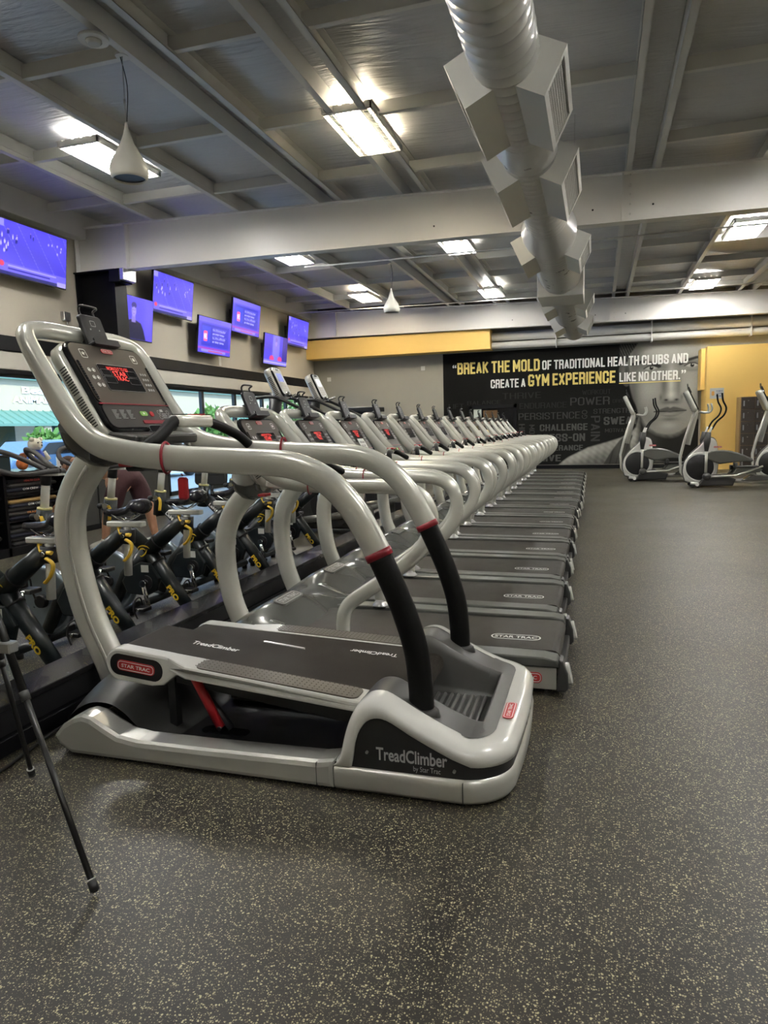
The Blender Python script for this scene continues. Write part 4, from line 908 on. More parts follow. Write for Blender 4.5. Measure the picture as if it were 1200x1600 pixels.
# --- treadles
def treadle(sg):
    ya = TY+sg*.012; yb_ = TY+sg*.315; yc_ = TY+sg*.44; yf_ = TY+sg*.385      # belt ya..yb, step yb..yc, front cap ends at yf
    SL = .10 if sg < 0 else .045; Z0 = .436 if sg < 0 else .352
    def P(x): return Z0-(x+1.90)*SL            # the far treadle is pushed down, the near one is up
    XF = -1.955; n = 10
    pr = [(XF, P(XF))]+[(XF-.05*math.sin(PI*i/n), P(XF)-.05+.05*math.cos(PI*i/n)) for i in range(1, n)]+[(XF, P(XF)-.10), (-.72, P(-.72)-.09)]+[(-.72+.045*math.sin(PI*i/n), P(-.72)-.045-.045*math.cos(PI*i/n)) for i in range(1, n)]+[(-.72, P(-.72))]
    bt = obj('treadle_belt', MB().prism(pr, min(ya, yb_), max(ya, yb_), 'y', .004), belt_t, tc)
    cap = []; rc = .072
    for i in range(15): t = PI/2+PI*i/14; cap.append((XF+rc*math.cos(t), P(XF)-.068+rc*math.sin(t)))
    cap += [(-1.80, P(-1.8)-.138), (-1.745, P(-1.745)-.125), (-1.70, P(-1.70)-.085), (-1.655, P(-1.66)-.052), (-1.64, P(-1.64)+.002), (-1.75, P(-1.75)+.004)]
    o = obj('treadle_frame', MB().prism(cap, yb_-sg*.004, yf_, 'y', .010), white_gloss, tc)
    strip = [(-1.71, P(-1.71)+.003), (-1.71, P(-1.71)-.05), (-1.60, P(-1.60)-.052), (-1.3, P(-1.3)-.050), (-.86, P(-.86)-.046), (-.822, P(-.83)-.026), (-.835, P(-.83)+.003), (-1.3, P(-1.3)+.003), (-1.60, P(-1.60)+.003)]
    mb_ = MB().prism(strip, yb_-sg*.004, yc_, 'y', .010)
    mb_.v = [(x, (y if abs(y-TY) < .34 or x > -1.62 else TY+sg*(.38+.055*max(0, min(1, (x+1.72)/.11)))), z) for x, y, z in mb_.v]
    obj('step_frame', mb_, white_gloss, tc)
    G = frame((-1.865, yf_, P(-1.865)-.066), (1, 0, -SL), (SL, 0, 1), (0, sg, 0)) if sg < 0 else frame((-1.865, yf_, P(-1.865)-.066), (-1, 0, SL), (SL, 0, 1), (0, sg, 0))
    obj('frame_recess', MB().slab(G, -.135, .125, -.047, .047, -.004, .0015, .044, 6), black_pl, tc)
    if sg < 0: badge(tc, G, -.005, 0, .185, .046, c=.003)
    # studded step surface
    H = frame((-1.22, (yb_+yc_)/2, P(-1.22)+.004), (1, 0, -SL), (0, 1, 0), (SL, 0, 1)); wd = abs(yc_-yb_)
    sp = obj('step_surface', MB().slab(H, -.34, .36, -wd/2+.008, wd/2-.012, -.006, .003, .03, 5), step_m, tc)
    b = MB()
    for i in range(34):
        for j in range(5):
            a_ = -.34+i*.0205; c_ = -wd/2+.026+j*.0205; b.add([H(a_-.004, c_, .0031), H(a_, c_-.004, .0031), H(a_+.004, c_, .0031), H(a_, c_+.004, .0031), H(a_, c_, .006)], [(0, 1, 4), (1, 2, 4), (2, 3, 4), (3, 0, 4)])
    obj('stud', b, step_m, sp, kind='stuff')
    K = frame((-1.60, (ya+yb_)/2, P(-1.55)+.001), (1, 0, -SL), (0, 1, 0), (SL, 0, 1)) if sg < 0 else frame((-1.0, (ya+yb_)/2, P(-1.0)+.001), (-1, 0, SL), (0, -1, 0), (SL, 0, 1))
    b = MB(); text(b, 'TreadClimber', K, -.13, .10, -.018, .022, .004, .02); obj('belt_lettering', b, white_ink, bt)
    # damper
    yd = TY+sg*.28
    obj('damper_arm', MB().tube([(-1.66, yd, P(-1.66)-.10), (-1.54, yd, .09)], (.014, .020), 8, b=(0, 1, 0), flat=4), red_m, tc)
    obj('damper_rod', MB().tube([(-1.60, yd+.02, .20), (-1.50, yd+.02, .08)], .017, 8), black_pl, tc)
    obj('damper_bolt', MB().cyl((-1.54, yd-.02, .09), (-1.54, yd+.02, .09), .010, seg=10).cyl((-1.66, yd-.02, P(-1.66)-.09), (-1.66, yd+.02, P(-1.66)-.09), .012, seg=10), chrome, tc)
    obj('treadle_leg', MB().box(-1.80, -1.765, yd+.01, yd+.05, .06, P(-1.8)-.08), black_pl, tc)
    obj('treadle_beam', MB().prism([(-1.75, P(-1.75)-.10), (-.9, .215), (-.9, .16), (-1.75, P(-1.75)-.15)], min(ya, yb_)+.04, max(ya, yb_)-.06), black_pl, tc)
treadle(-1); treadle(1)
obj('centre_strip', MB().prism([(-1.46, .392), (-1.26, .372), (-1.26, .362), (-1.46, .382)], TY-.006, TY+.006), white_gloss, tc)
for x in (-1.95, -.5):
    for y in (Y0+.08, Y1-.08): obj('foot', MB().cyl((x, y, 0), (x, y, .02), .03, seg=12), black_pl, tc)
# ================================================================== TREADMILLS
def make_treadmill(detail=2, paper=None, lit=True):
    t = thing('treadmill', '', 'treadmill', (-1.25, 0, 0), 'row of treadmills')
    # rails: foot, lower arm, rear loop, top rail, front incline
    P = [(-1.335, .235), (-1.333, .30), (-1.318, .36), (-1.275, .415), (-1.16, .495), (-1.00, .61), (-.93, .665), (-.862, .745), (-.825, .84), (-.835, .93), (-.885, 1.0), (-.97, 1.035), (-1.12, 1.045), (-1.30, 1.045), (-1.48, 1.05), (-1.63, 1.068), (-1.74, 1.115), (-1.83, 1.20), (-1.91, 1.30), (-1.985, 1.395)]
    h_ = .35
    path = [(x, -h_, z) for x, z in P]+[(-2.035, -h_+.02, 1.445), (-2.055, -h_+.09, 1.465), (-2.06, -h_+.17, 1.470), (-2.06, 0, 1.47)]
    full = path+[(x, -y, z) for x, y, z in path[:-1][::-1]]
    fp = smooth_path(full, 3)
    def sec(p): tt = min(1, max(0, (p.z-1.2)/.2)); return (.029*(1-tt)+.034*tt, .040*(1-tt)+.034*tt)
    obj('handrail', MB().tube(fp, [sec(p) for p in fp], 14, True, True, (0, 1, 0), 2.2), silver, t)
    for sg in (-1, 1):
        obj('rail_foot', MB().lathe([(.055, .205), (.055, .215), (.042, .228), (.034, .25)], (-1.335, sg*h_, 0), seg=18), steel, t)
        n = 16; x = -1.50 if sg < 0 else -1.42
        obj('red_strap', MB().tube([(x, sg*h_+.034*math.cos(2*PI*i/n), 1.047+.045*math.sin(2*PI*i/n)) for i in range(n+1)], .004, 5, False), red_dk, t)
    PP = smooth_path([(-2.13, 0, .10), (-2.21, 0, .30), (-2.245, 0, .55), (-2.225, 0, .75), (-2.14, 0, .90), (-2.03, 0, 1.00), (-1.98, 0, 1.06)], 4)
    obj('post', MB().tube(PP, (.042, .066), 14, True, True, (0, 1, 0), 2.6), silver, t)
    console(t, (-1.885, 0, 1.255), .47, .40, detail=detail, paper=paper)
    obj('console_neck', MB().tube(smooth_path([(-1.99, -.18, 1.08), (-2.02, -.11, 1.02), (-2.03, 0, .99), (-2.02, .11, 1.02), (-1.99, .18, 1.08)], 3), (.075, .06), 10, True, True, (1, 0, 0)), grey_hood, t)
    obj('console_tray', MB().slab(frame((-1.74, 0, 1.055), (0, 1, 0), (1, 0, -.12), (.12, 0, 1)), -.28, .28, -.08, .08, -.03, .01, .05, 4, .008), silver, t)
    obj('red_plug', MB().box(-1.83, -1.78, -.33, -.26, .985, 1.0, .003), red_m, t)
    tablet_holder(t, -2.06, 0, 1.47)
    # pulse bar
    for sg in (-1, 1):
        obj('pulse_grip', MB().tube([(-1.60, sg*.06, 1.15), (-1.58, sg*.14, 1.135), (-1.54, sg*.27, 1.085)], .021, 10), grip, t)
    obj('pulse_bar', MB().tube([(-1.60, -.09, 1.155), (-1.60, .09, 1.155)], (.025, .022), 10).tube([(-1.62, -.03, 1.15), (-1.68, -.03, 1.05)], .016, 8).tube([(-1.62, .03, 1.15), (-1.68, .03, 1.05)], .016, 8), chrome, t)
    obj('pulse_bar_tape', MB().box(-1.63, -1.57, -.05, .03, 1.172, 1.182, .003), red_m, t)
    # deck
    b = MB()
    for sg in (-1, 1):
        b.prism([(-1.95, .15), (-1.9, .205), (-1.35, .212), (-.25, .200), (-.185, .188), (-.172, .168), (-.172, .150), (-1.95, .145)], sg*.315, sg*.44, 'y', .008)
    obj('side_cap', b, grey_cap, t)
    b = MB()
    for sg in (-1, 1): b.box(-2.1, -.185, sg*.425-.008, sg*.425+.008, .035, .147, .003)
    b.box(-2.0, -.25, -.42, .42, .06, .10)
    sp_ = obj('side_panel', b, silver_d, t)
    Gn = frame((-.305, -.4335, .093), (1, 0, 0), (0, 0, 1), (0, -1, 0)); badge(t, Gn, -.05, 0, .20, .055, c=.001)
    obj('deck_board', MB().box(-1.9, -.2, -.40, .40, .10, .150), black_pl, t)
    n = 8; bx = [(-1.80, .196), (-.215, .190)]+[(-.215+.045*math.sin(PI*i/n), .145+.045*math.cos(PI*i/n)) for i in range(1, n)]+[(-.215, .100), (-1.80, .12)]
    bl = obj('belt', MB().prism(bx, -.285, .285), belt_m, t)
    if detail:
        FD = frame((-.42, -.10, .1925), (1, 0, 0), (0, 1, 0), (0, 0, 1)); b = MB(); ring(b, FD, -.135, .135, -.045, .045, .044, .008, .0005); text(b, 'STAR TRAC', FD, -.115, .115, -.02, .02, .0005, .02); obj('belt_lettering', b, white_ink, bl)
    b = MB().prism([(-.185, .03), (-.17, .19), (-.155, .185), (-.130, .12), (-.125, .05), (-.14, .03)], -.44, -.335, 'y', .008)
    b.prism([(-.185, .03), (-.17, .19), (-.155, .185), (-.130, .12), (-.125, .05), (-.14, .03)], .335, .44, 'y', .008).box(-.185, -.15, -.34, .34, .03, .09, .006)
    obj('rear_end_cap', b, grey_dk, t)
    for sg in (-1, 1): obj('bumper_plate', MB().slab(frame((-.128, sg*.385, .11), (0, 1, 0), (-.2, 0, 1), (1, 0, .2)), -.03, .03, -.055, .055, -.012, .012, .028, 6, .004), white_gloss, t)
    for x in (-2.05, -.32):
        for sg in (-1, 1): obj('foot', MB().cyl((x, sg*.36, 0), (x, sg*.36, .06), .028, seg=10), black_pl, t)
    # hood
    rows = []
    H = [(p.x, p.y) for p in smooth_path([(0, .04, 0), (.04, .10, 0), (.14, .17, 0), (.30, .25, 0), (.48, .325, 0), (.60, .35, 0), (.72, .335, 0), (.86, .275, 0), (.95, .225, 0), (1.0, .198, 0)], 3)]
    for j in range(31):
        y = -.445+.89*j/30; a = abs(y)/.445
        xe = -1.62+.30*max(0, (a-.55)/.45)**1.3
        row = []
        for tt, z in H:
            x = -2.25+tt*(xe+2.25)
            side = 1-.42*a**3.5-.10*math.exp(-((a-.62)/.16)**2)
            zz = .03+(z-.03)*side*.93
            if a > .96: zz = .03+(zz-.03)*.82
            row.append((x, y, zz))
        rows.append(row)
    hd = obj('hood', MB().grid(rows), grey_hood, t)
    for sg in (-1, 1):
        r0 = rows[0 if sg < 0 else -1]; obj('hood_skirt', MB().grid([r0, [(x, y, .03) for x, y, z in r0]]), grey_dk, t)
    s_ = H
    cr_ = rows[15]; FH = None
    ks = min(range(len(cr_)), key=lambda q: abs(cr_[q][0]+1.83)); sl = (cr_[ks+1][2]-cr_[ks-1][2])/(cr_[ks+1][0]-cr_[ks-1][0]); FH = frame(cr_[ks], (0, 1, 0), (-1, 0, -sl), (-sl, 0, 1))
    if detail:
        b = MB().slab(FH, -.15, .15, -.042, .042, -.012, .0045, .03, 4, .001); lp = obj('label_plate', b, grey_cap, t)
        b = MB(); ring(b, FH, -.138, .138, -.034, .034, .03, .004, .005); text(b, 'STAR TRAC', FH, -.115, .115, -.018, .018, .005, .02); obj('plate_lettering', b, grey_ink, lp)
    return t
OFF = [0, -.05, -.08, -.08, -.10, -.10, -.12, -.10, -.09, -.10, -.11, -.12, -.12, -.13, -.13]
TL = ['silver treadmill nearest the camera in the row, directly behind the stepping machine', 'second treadmill of the row from the camera', 'third treadmill from the camera, white paper notice on its console', 'fourth treadmill from the camera, showing a red display', 'fifth treadmill from the camera in the long row', 'sixth treadmill from the camera in the long row', 'seventh treadmill from the camera in the long row', 'eighth treadmill from the camera in the long row',
      'ninth treadmill from the camera in the long row', 'tenth treadmill from the camera, small white paper on its console', 'eleventh treadmill from the camera, yellow note on its console', 'twelfth treadmill from the camera', 'third from last treadmill at the far end of the row', 'second to last treadmill at the far end of the row', 'last treadmill at the far end of the row by the mural']
def clone_tm(src, i):
    c = dup(src, (-1.25+OFF[i], 3.85+.93*i, 0), TL[i]); return c
tm = make_treadmill(2); tmp_ = make_treadmill(2, paper=1); tml = make_treadmill(2, paper=2)
for i in range(15):
    src = {2: tmp_, 9: None, 10: tml}.get(i, tm)
    if i == 0: tm.location = (-1.25+OFF[0], 3.85, 0); tm['label'] = TL[0]
    elif i == 2: tmp_.location = (-1.25+OFF[2], 3.85+.93*2, 0); tmp_['label'] = TL[2]
    elif i == 9: clone_tm(tmp_, 9)
    elif i == 10: tml.location = (-1.25+OFF[10], 3.85+.93*10, 0); tml['label'] = TL[10]
    else: clone_tm(tm, i)

dim_led = mat('switched_off_led', (.05, .012, .012), .4)
for o in COL.objects:
    if o.name.startswith('display_text') and o.parent and o.parent.parent and o.parent.parent.name.startswith('treadmill'):
        if o.parent.parent.location.y > 6.9: o.material_slots[0].link = 'OBJECT'; o.material_slots[0].material = dim_led
# ================================================================== SPIN BIKES
def make_bike():
    t = thing('spin_bike', '', 'exercise bike', (-3.05, 0, 0), 'spin bikes beyond the ledge')
    def T(P, r0, r1=None, m_=bike_m, nm='tube', b=None):
        r1 = r1 or r0; n = len(P); return obj(nm, MB().tube(P, [r0+(r1-r0)*i/(n-1) for i in range(n)], 14, b=b), m_, t)
    j = (-2.99, 0, .54)
    rear = T([(-2.66, 0, .10), j], .042, .052, nm='rear_tube')
    T([j, (-3.26, 0, .80)], .050, .042, nm='down_tube')
    T([(-2.70, 0, .76), (-2.86, 0, .64), j], .046, .058, nm='seat_tube')
    T([j, (-3.18, 0, .36), (-3.32, 0, .12)], .058, .045, nm='front_tube')
    obj('joint_collar', MB().tube([(-2.90, 0, .61), (-2.912, 0, .601)], .0615, 14).tube([(-2.92, 0, .455), (-2.93, 0, .467)], .053, 14), black_pl, t)
    for x, w_ in ((-2.66, .24), (-3.34, .26)): 
        b = MB().tube([(x, -w_, .055), (x, w_, .055)], (.030, .030), 12); obj('floor_bar', b, bike_m, t)
        for sg in (-1, 1): obj('foot', MB().cyl((x, sg*w_*.9, 0), (x, sg*w_*.9, .04), .025, seg=10), black_pl, t)
    # crank case, flywheel
    obj('chain_guard', MB().prism([(-2.94, .46), (-2.87, .36), (-2.90, .27), (-2.98, .23), (-3.14, .24), (-3.18, .33), (-3.12, .42), (-3.02, .47)], -.07, -.035, 'y', .01), bike_m, t)
    fw = obj('flywheel', MB().lathe([(.02, -.018), (.19, -.014), (.20, -.022), (.225, -.02), (.225, .02), (.2, .022), (.19, .014), (.02, .018)], (-3.34, .01, .31), 'y', 32), fly_m, t)
    obj('flywheel_hub', MB().lathe([(.04, -.05), (.045, -.03), (.045, .05), (.02, .06)], (-3.34, .01, .31), 'y', 14), black_pl, fw)
    obj('crank_axle', MB().cyl((-2.97, -.10, .33), (-2.97, .10, .33), .022, seg=12).lathe([(.05, -.085), (.05, -.075)], (-2.97, 0, .33), 'y', 18), black_pl, t)
    for sg, (dx, dz) in ((-1, (.03, -.16)), (1, (-.03, .16))):
        y = sg*.115
        obj('crank_arm', MB().tube([(-2.97, y, .33), (-2.97+dx, y, .33+dz)], (.012, .018), 10, b=(0, 1, 0)).cyl((-2.97, y-.012, .33), (-2.97, y+.012, .33), .024, seg=12), chrome, t)
        pd = obj('pedal', MB().box(-2.97+dx-.045, -2.97+dx+.045, y+sg*.02, y+sg*.11, .33+dz-.014, .33+dz+.014, .005).box(-2.97+dx-.055, -2.97+dx-.04, y+sg*.03, y+sg*.10, .33+dz-.02, .33+dz+.05, .004), black_pl, t)
        obj('toe_strap', MB().tube(smooth_path([(-2.97+dx-.03, y+sg*.02, .33+dz), (-2.97+dx-.03, y+sg*.04, .33+dz+.07), (-2.97+dx-.03, y+sg*.10, .33+dz+.06), (-2.97+dx-.03, y+sg*.11, .33+dz-.01), (-2.97+dx-.01, y+sg*.11, .33+dz-.06)], 4), .006, 6), black_pl, pd)
        obj('pedal_spindle', MB().cyl((-2.97+dx, y, .33+dz), (-2.97+dx, y+sg*.12, .33+dz), .009, seg=8), chrome, pd)
    obj('info_sticker', MB().box(-3.01, -2.95, -.0725, -.0705, .40, .45), white_gloss, t)
    # seat
    T([(-2.685, 0, .50), (-2.665, 0, .82)], .024, .024, bike_w, 'seat_post')
    obj('seat_clamp', MB().tube([(-2.675, 0, .70), (-2.668, 0, .785)], (.040, .044), 12, flat=3).cyl((-2.665, -.055, .755), (-2.665, .01, .755), .014, seg=8), black_pl, t)
    obj('seat_slider', MB().box(-2.80, -2.55, -.028, .028, .800, .832, .006), bike_w, t)
    obj('clamp_bolt', MB().cyl((-2.665, -.062, .75), (-2.665, -.05, .75), .013, seg=10), chrome, t)
    obj('seat_lever', MB().tube(smooth_path([(-2.645, -.055, .73), (-2.60, -.06, .70), (-2.62, -.06, .64), (-2.66, -.062, .60)], 4), (.008, .013), 8), yellow_l, t)
    obj('slider_lever', MB().tube(smooth_path([(-2.72, -.01, .80), (-2.70, -.03, .765), (-2.62, -.04, .755)], 4), (.008, .013), 8), yellow_l, t)
    ss = [(-.16, .012, .018), (-.12, .022, .024), (-.05, .028, .028), (.02, .045, .03), (.07, .08, .045), (.11, .09, .048), (.135, .07, .04), (.145, .02, .014)]
    obj('saddle', MB().tube([(-2.665+dx, 0, .892+.012*math.sin(dx*18)+(0.02 if dx > .05 else 0)) for dx, a, c_ in ss], [(a, c_) for dx, a, c_ in ss], 16, b=(0, 1, 0)), vinyl, t)
    obj('saddle_rail', MB().tube(smooth_path([(-2.76, -.02, .875), (-2.70, -.022, .845), (-2.64, -.022, .845), (-2.58, -.03, .88)], 4), .005, 6).tube(smooth_path([(-2.76, .02, .875), (-2.70, .022, .845), (-2.64, .022, .845), (-2.58, .03, .88)], 4), .005, 6), chrome, t)
    # front post and handlebar
    obj('head_tube', MB().tube([(-3.30, 0, .72), (-3.275, 0, .90)], .045, 14), bike_m, t)
    obj('post_ring', MB().tube([(-3.274, 0, .900), (-3.2725, 0, .912)], .044, 14), mat('pale_yellow_ring', (.6, .55, .25), .4), t)
    T([(-3.275, 0, .90), (-3.245, 0, 1.08)], .026, .026, bike_w, 'handlebar_post')
    obj('post_collar', MB().tube([(-3.25, 0, 1.055), (-3.24, 0, 1.115)], .032, 12), black_pl, t)
    obj('bar_plate', MB().prism([(-3.33, -.04), (-3.12, -.03), (-3.12, .03), (-3.33, .04)], 1.112, 1.125, 'z'), bike_w, t)
    obj('head_lever', MB().tube(smooth_path([(-3.26, -.05, .86), (-3.24, -.06, .83), (-3.25, -.062, .76)], 4), (.008, .013), 8), yellow_l, t)
    obj('clamp_knob', MB().lathe([(.02, -.065), (.02, -.045)], (-3.28, 0, .86), 'y', 12), chrome, t)
    for sg in (-1, 1):
        b = MB().tube(smooth_path([(-3.14, 0, 1.14), (-3.17, sg*.06, 1.14), (-3.22, sg*.13, 1.13), (-3.30, sg*.19, 1.135), (-3.40, sg*.21, 1.16), (-3.50, sg*.20, 1.20), (-3.535, sg*.17, 1.25), (-3.50, sg*.13, 1.275), (-3.40, sg*.10, 1.25), (-3.28, sg*.055, 1.19), (-3.2, sg*.04, 1.15)], 4), .016, 9)
        obj('handlebar', b, mat('handlebar_grip', (.045, .042, .04), .6), t)
    obj('brake_knob', MB().tube([(-3.30, 0, .80), (-3.36, 0, .84)], .010, 8).sphere((-3.37, 0, .85), .022), black_pl, t)
    # lettering
    dv = Vector((.33, 0, -.44)).normalized()
    G = frame((-2.83, -.0465, .32), dv, (.44, 0, .33), (0, -1, 0)); b = MB(); text(b, 'PRO', G, .02, .14, -.02, .02, .002, .05); obj('lettering', b, yellow_ink, t)
    dv = Vector((.27, 0, -.26)).normalized()
    G = frame((-3.20, -.047, .745), dv, (.26, 0, .27), (0, -1, 0)); b = MB(); text(b, 'LeMond', G, .0, .15, -.014, .014, .004, .03); obj('lettering', b, white_ink, t)
    G = frame((-2.99, -.0595, .54), (1, 0, 0), (0, 0, 1), (0, -1, 0)); b = MB()
    for P, w_ in (([(-.045, .015), (-.035, .035), (0, .045), (.035, .038), (.05, .025)], .008), ([(-.03, .012), (-.02, .022), (0, .024), (.02, .015)], .008), ([(.03, .02), (.015, -.01), (-.015, -.03), (-.03, -.025)], .008)):
        pts_ = [Vector((a, c_, 0)) for a, c_ in P]; pts_ = smooth_path(pts_, 4); V = []
        for i, p in enumerate(pts_):
            tg = (pts_[min(i+1, len(pts_)-1)]-pts_[max(i-1, 0)]).normalized(); nn = Vector((-tg.y, tg.x, 0)); ww = w_*math.sin(PI*(i+.6)/(len(pts_)+.2))
            V += [G(*(p+nn*ww*.6)[:2], .002), G(*(p-nn*ww*.6)[:2], .002)]
        b.add(V, [(2*i, 2*i+1, 2*i+3, 2*i+2) for i in range(len(pts_)-1)])
    obj('emblem', b, yellow_ink, t)
    return t
bk = make_bike()
BY = [2.33, 2.92, 3.53, 4.12, 4.68, 5.28, 5.88, 6.48]
BL = ['black spin bike cut off at the left edge of the photo', 'black spin bike with yellow emblem nearest the divider corner, behind the tripod legs', 'black spin bike seen just right of the big curved silver post', 'third full spin bike from the camera, beneath the near handrail', 'fourth full spin bike from the camera, beneath the handrail', 'fifth full spin bike from the camera, behind the first treadmill post', 'sixth spin bike, seen between the first two treadmill posts', 'farthest spin bike, beside the black wheel machines']
for i, y in enumerate(BY):
    if i == 0: bk.location = (-3.10, y, 0); bk['label'] = BL[0]
    else: dup(bk, (-3.05+.02*((i*7) % 3-1)-(.07 if i < 3 else 0), y, 0), BL[i])

# ================================================================== STEPPERS beyond the bikes
def make_stepper(screen):
    t = thing('cross_trainer', '', 'exercise machine', (-3.3, 0, 0), 'tall machines beyond the bikes')
    V_ = Vector((-.42, 0, .90)); N_ = Vector((.90, 0, .42)); F = frame((-4.03, 0, 2.0), (0, 1, 0), V_, N_)
    obj('console_shell', MB().slab(F, -.155, .155, -.22, .22, -.13, -.02, .07, 8, .02, True), silver_d, t)
    obj('console_bezel', MB().slab(F, -.14, .14, -.21, .21, -.03, -.004, .06, 8, .005), black_gl, t)
    fc = obj('console_face', MB().slab(F, -.125, .125, -.19, .195, -.006, 0, .05, 8), mat('pale_console_face', (.42, .43, .44), .35), t)
    obj('screen', MB().slab(F, -.075, .075, .0, .12, 0, .002, .01, 2), screen, fc)
    b = MB()
    for i in range(3):
        for j in range(4): b.slab(F, -.07+i*.05, -.04+i*.05, -.04-j*.035, -.018-j*.035, 0, .002, .005, 2)
    obj('keys', b, white_gloss, fc)
    obj('handle_slot', MB().slab(F, -.05, .05, .165, .185, 0, .002, .01, 3), black_gl, fc)
    G = frame(F(0, -.1555, -.07), V_, N_, (0, -1, 0)); b = MB()
    G = frame(F(-.1555, 0, -.075), V_, N_, (0, -1, 0))
    for q in range(12): b.slab(G, -.16+q*.022, -.150+q*.022, -.03, .03, 0, .002, .003, 2)
    obj('side_vent', b, black_pl, t)
    obj('mast', MB().tube([(-4.12, 0, 1.85), (-4.2, 0, 1.2), (-4.1, 0, .3)], (.07, .09), 12), black_pl, t)
    for sg in (-1, 1):
        obj('side_rail', MB().tube(smooth_path([(-4.35, sg*.26, 1.78), (-4.05, sg*.27, 1.79), (-3.85, sg*.27, 1.72), (-3.2, sg*.27, 1.40), (-2.85, sg*.27, 1.20), (-2.75, sg*.27, 1.02), (-2.9, sg*.27, .8), (-3.1, sg*.27, .5)], 4), .022, 9), black_pl, t)
        obj('grip', MB().tube([(-3.95, sg*.1, 1.80), (-3.86, sg*.18, 1.84)], .018, 8), chrome, t)
        w_ = obj('wheel_cover', MB().lathe([(.04, -.03), (.24, -.02), (.29, 0), (.30, .02), (.30, .05)] if sg > 0 else [(.30, -.05), (.30, -.02), (.29, 0), (.24, .02), (.04, .03)][::1], (-3.28, sg*.20, .40), 'y', 32), black_pl, t)
        if sg < 0:
            b = MB()
            for i in range(9):
                for j in range(9):
                    if abs(i-j) < 4 and 2 < i+j < 14: b.box(-3.36+i*.016, -3.352+i*.016, -.232, -.228, .42+j*.016, .428+j*.016)
            obj('dot_pattern', b, grey_ink, w_)
    obj('body', MB().prism([(-4.2, .05), (-4.25, .6), (-3.9, .9), (-3.5, .75), (-3.0, .40), (-2.7, .15), (-2.7, .05)], -.17, .17, 'y', .03), grey_dk, t)
    obj('frame_beam', MB().tube([(-4.3, -.25, .10), (-2.72, -.25, .30)], (.03, .05), 8, b=(0, 1, 0), flat=4).tube([(-4.3, .25, .10), (-2.72, .25, .30)], (.03, .05), 8, b=(0, 1, 0), flat=4), grey_hood, t)
    for sg in (-1, 1): obj('step', MB().box(-3.35, -2.95, sg*.12-.07, sg*.12+.07, .60+.08*sg, .65+.08*sg, .01), grey_dk, t)
    obj('pedestal', MB().box(-4.35, -4.25, -.3, .3, 0, .09, .01).box(-2.82, -2.72, -.3, .3, 0, .28, .01), black_pl, t)
    return t
stp = make_stepper(mat('blue_console_screen', (.02, .02, .05), .3, emit=(.05, .08, .35), estr=.35)); stp.location = (-3.3, 8.6, 0); stp['label'] = 'tall machine with grey upright console and blue screen, beyond the bikes'
s2 = make_stepper(mat('white_console_screen', (.5, .5, .5), .3, emit=(.75, .8, .85), estr=.3)); s2.location = (-3.3, 9.95, 0); s2['label'] = 'tall machine with pale lit console, second beyond the bikes'
# dark counter by the far corner
ct = thing('dark_counter', 'low dark counter against the far wall left of the mural', 'counter', (-6.2, 20.6, 0))
obj('body', MB().box(-7.9, -4.7, 20.1, 21.4, 0, 1.45, .01), black_p, ct); obj('top', MB().box(-7.95, -4.65, 20.05, 21.45, 1.45, 1.52, .01), black_pl, ct)
kb = thing('wall_cabinet', 'small dark cabinet standing behind the tall machines', 'cabinet', (-4.75, 14.2, 0))
obj('body', MB().box(-5.0, -4.5, 14.0, 14.5, 0, 1.70, .01), black_p, kb); obj('top', MB().box(-5.05, -4.42, 13.95, 14.55, 1.70, 1.80, .01), black_pl, kb); obj('door', MB().box(-4.98, -4.52, 13.985, 14.0, .1, 1.65, .004), grey_dk, kb)
tag(obj('paper_sign', MB().box(-3.55, -3.30, 15.9, 15.91, 1.35, 1.56).box(-3.44, -3.41, 15.91, 15.93, 0, 1.4), white_gloss), 'small white sign on a stand rising behind the far consoles', 'sign')

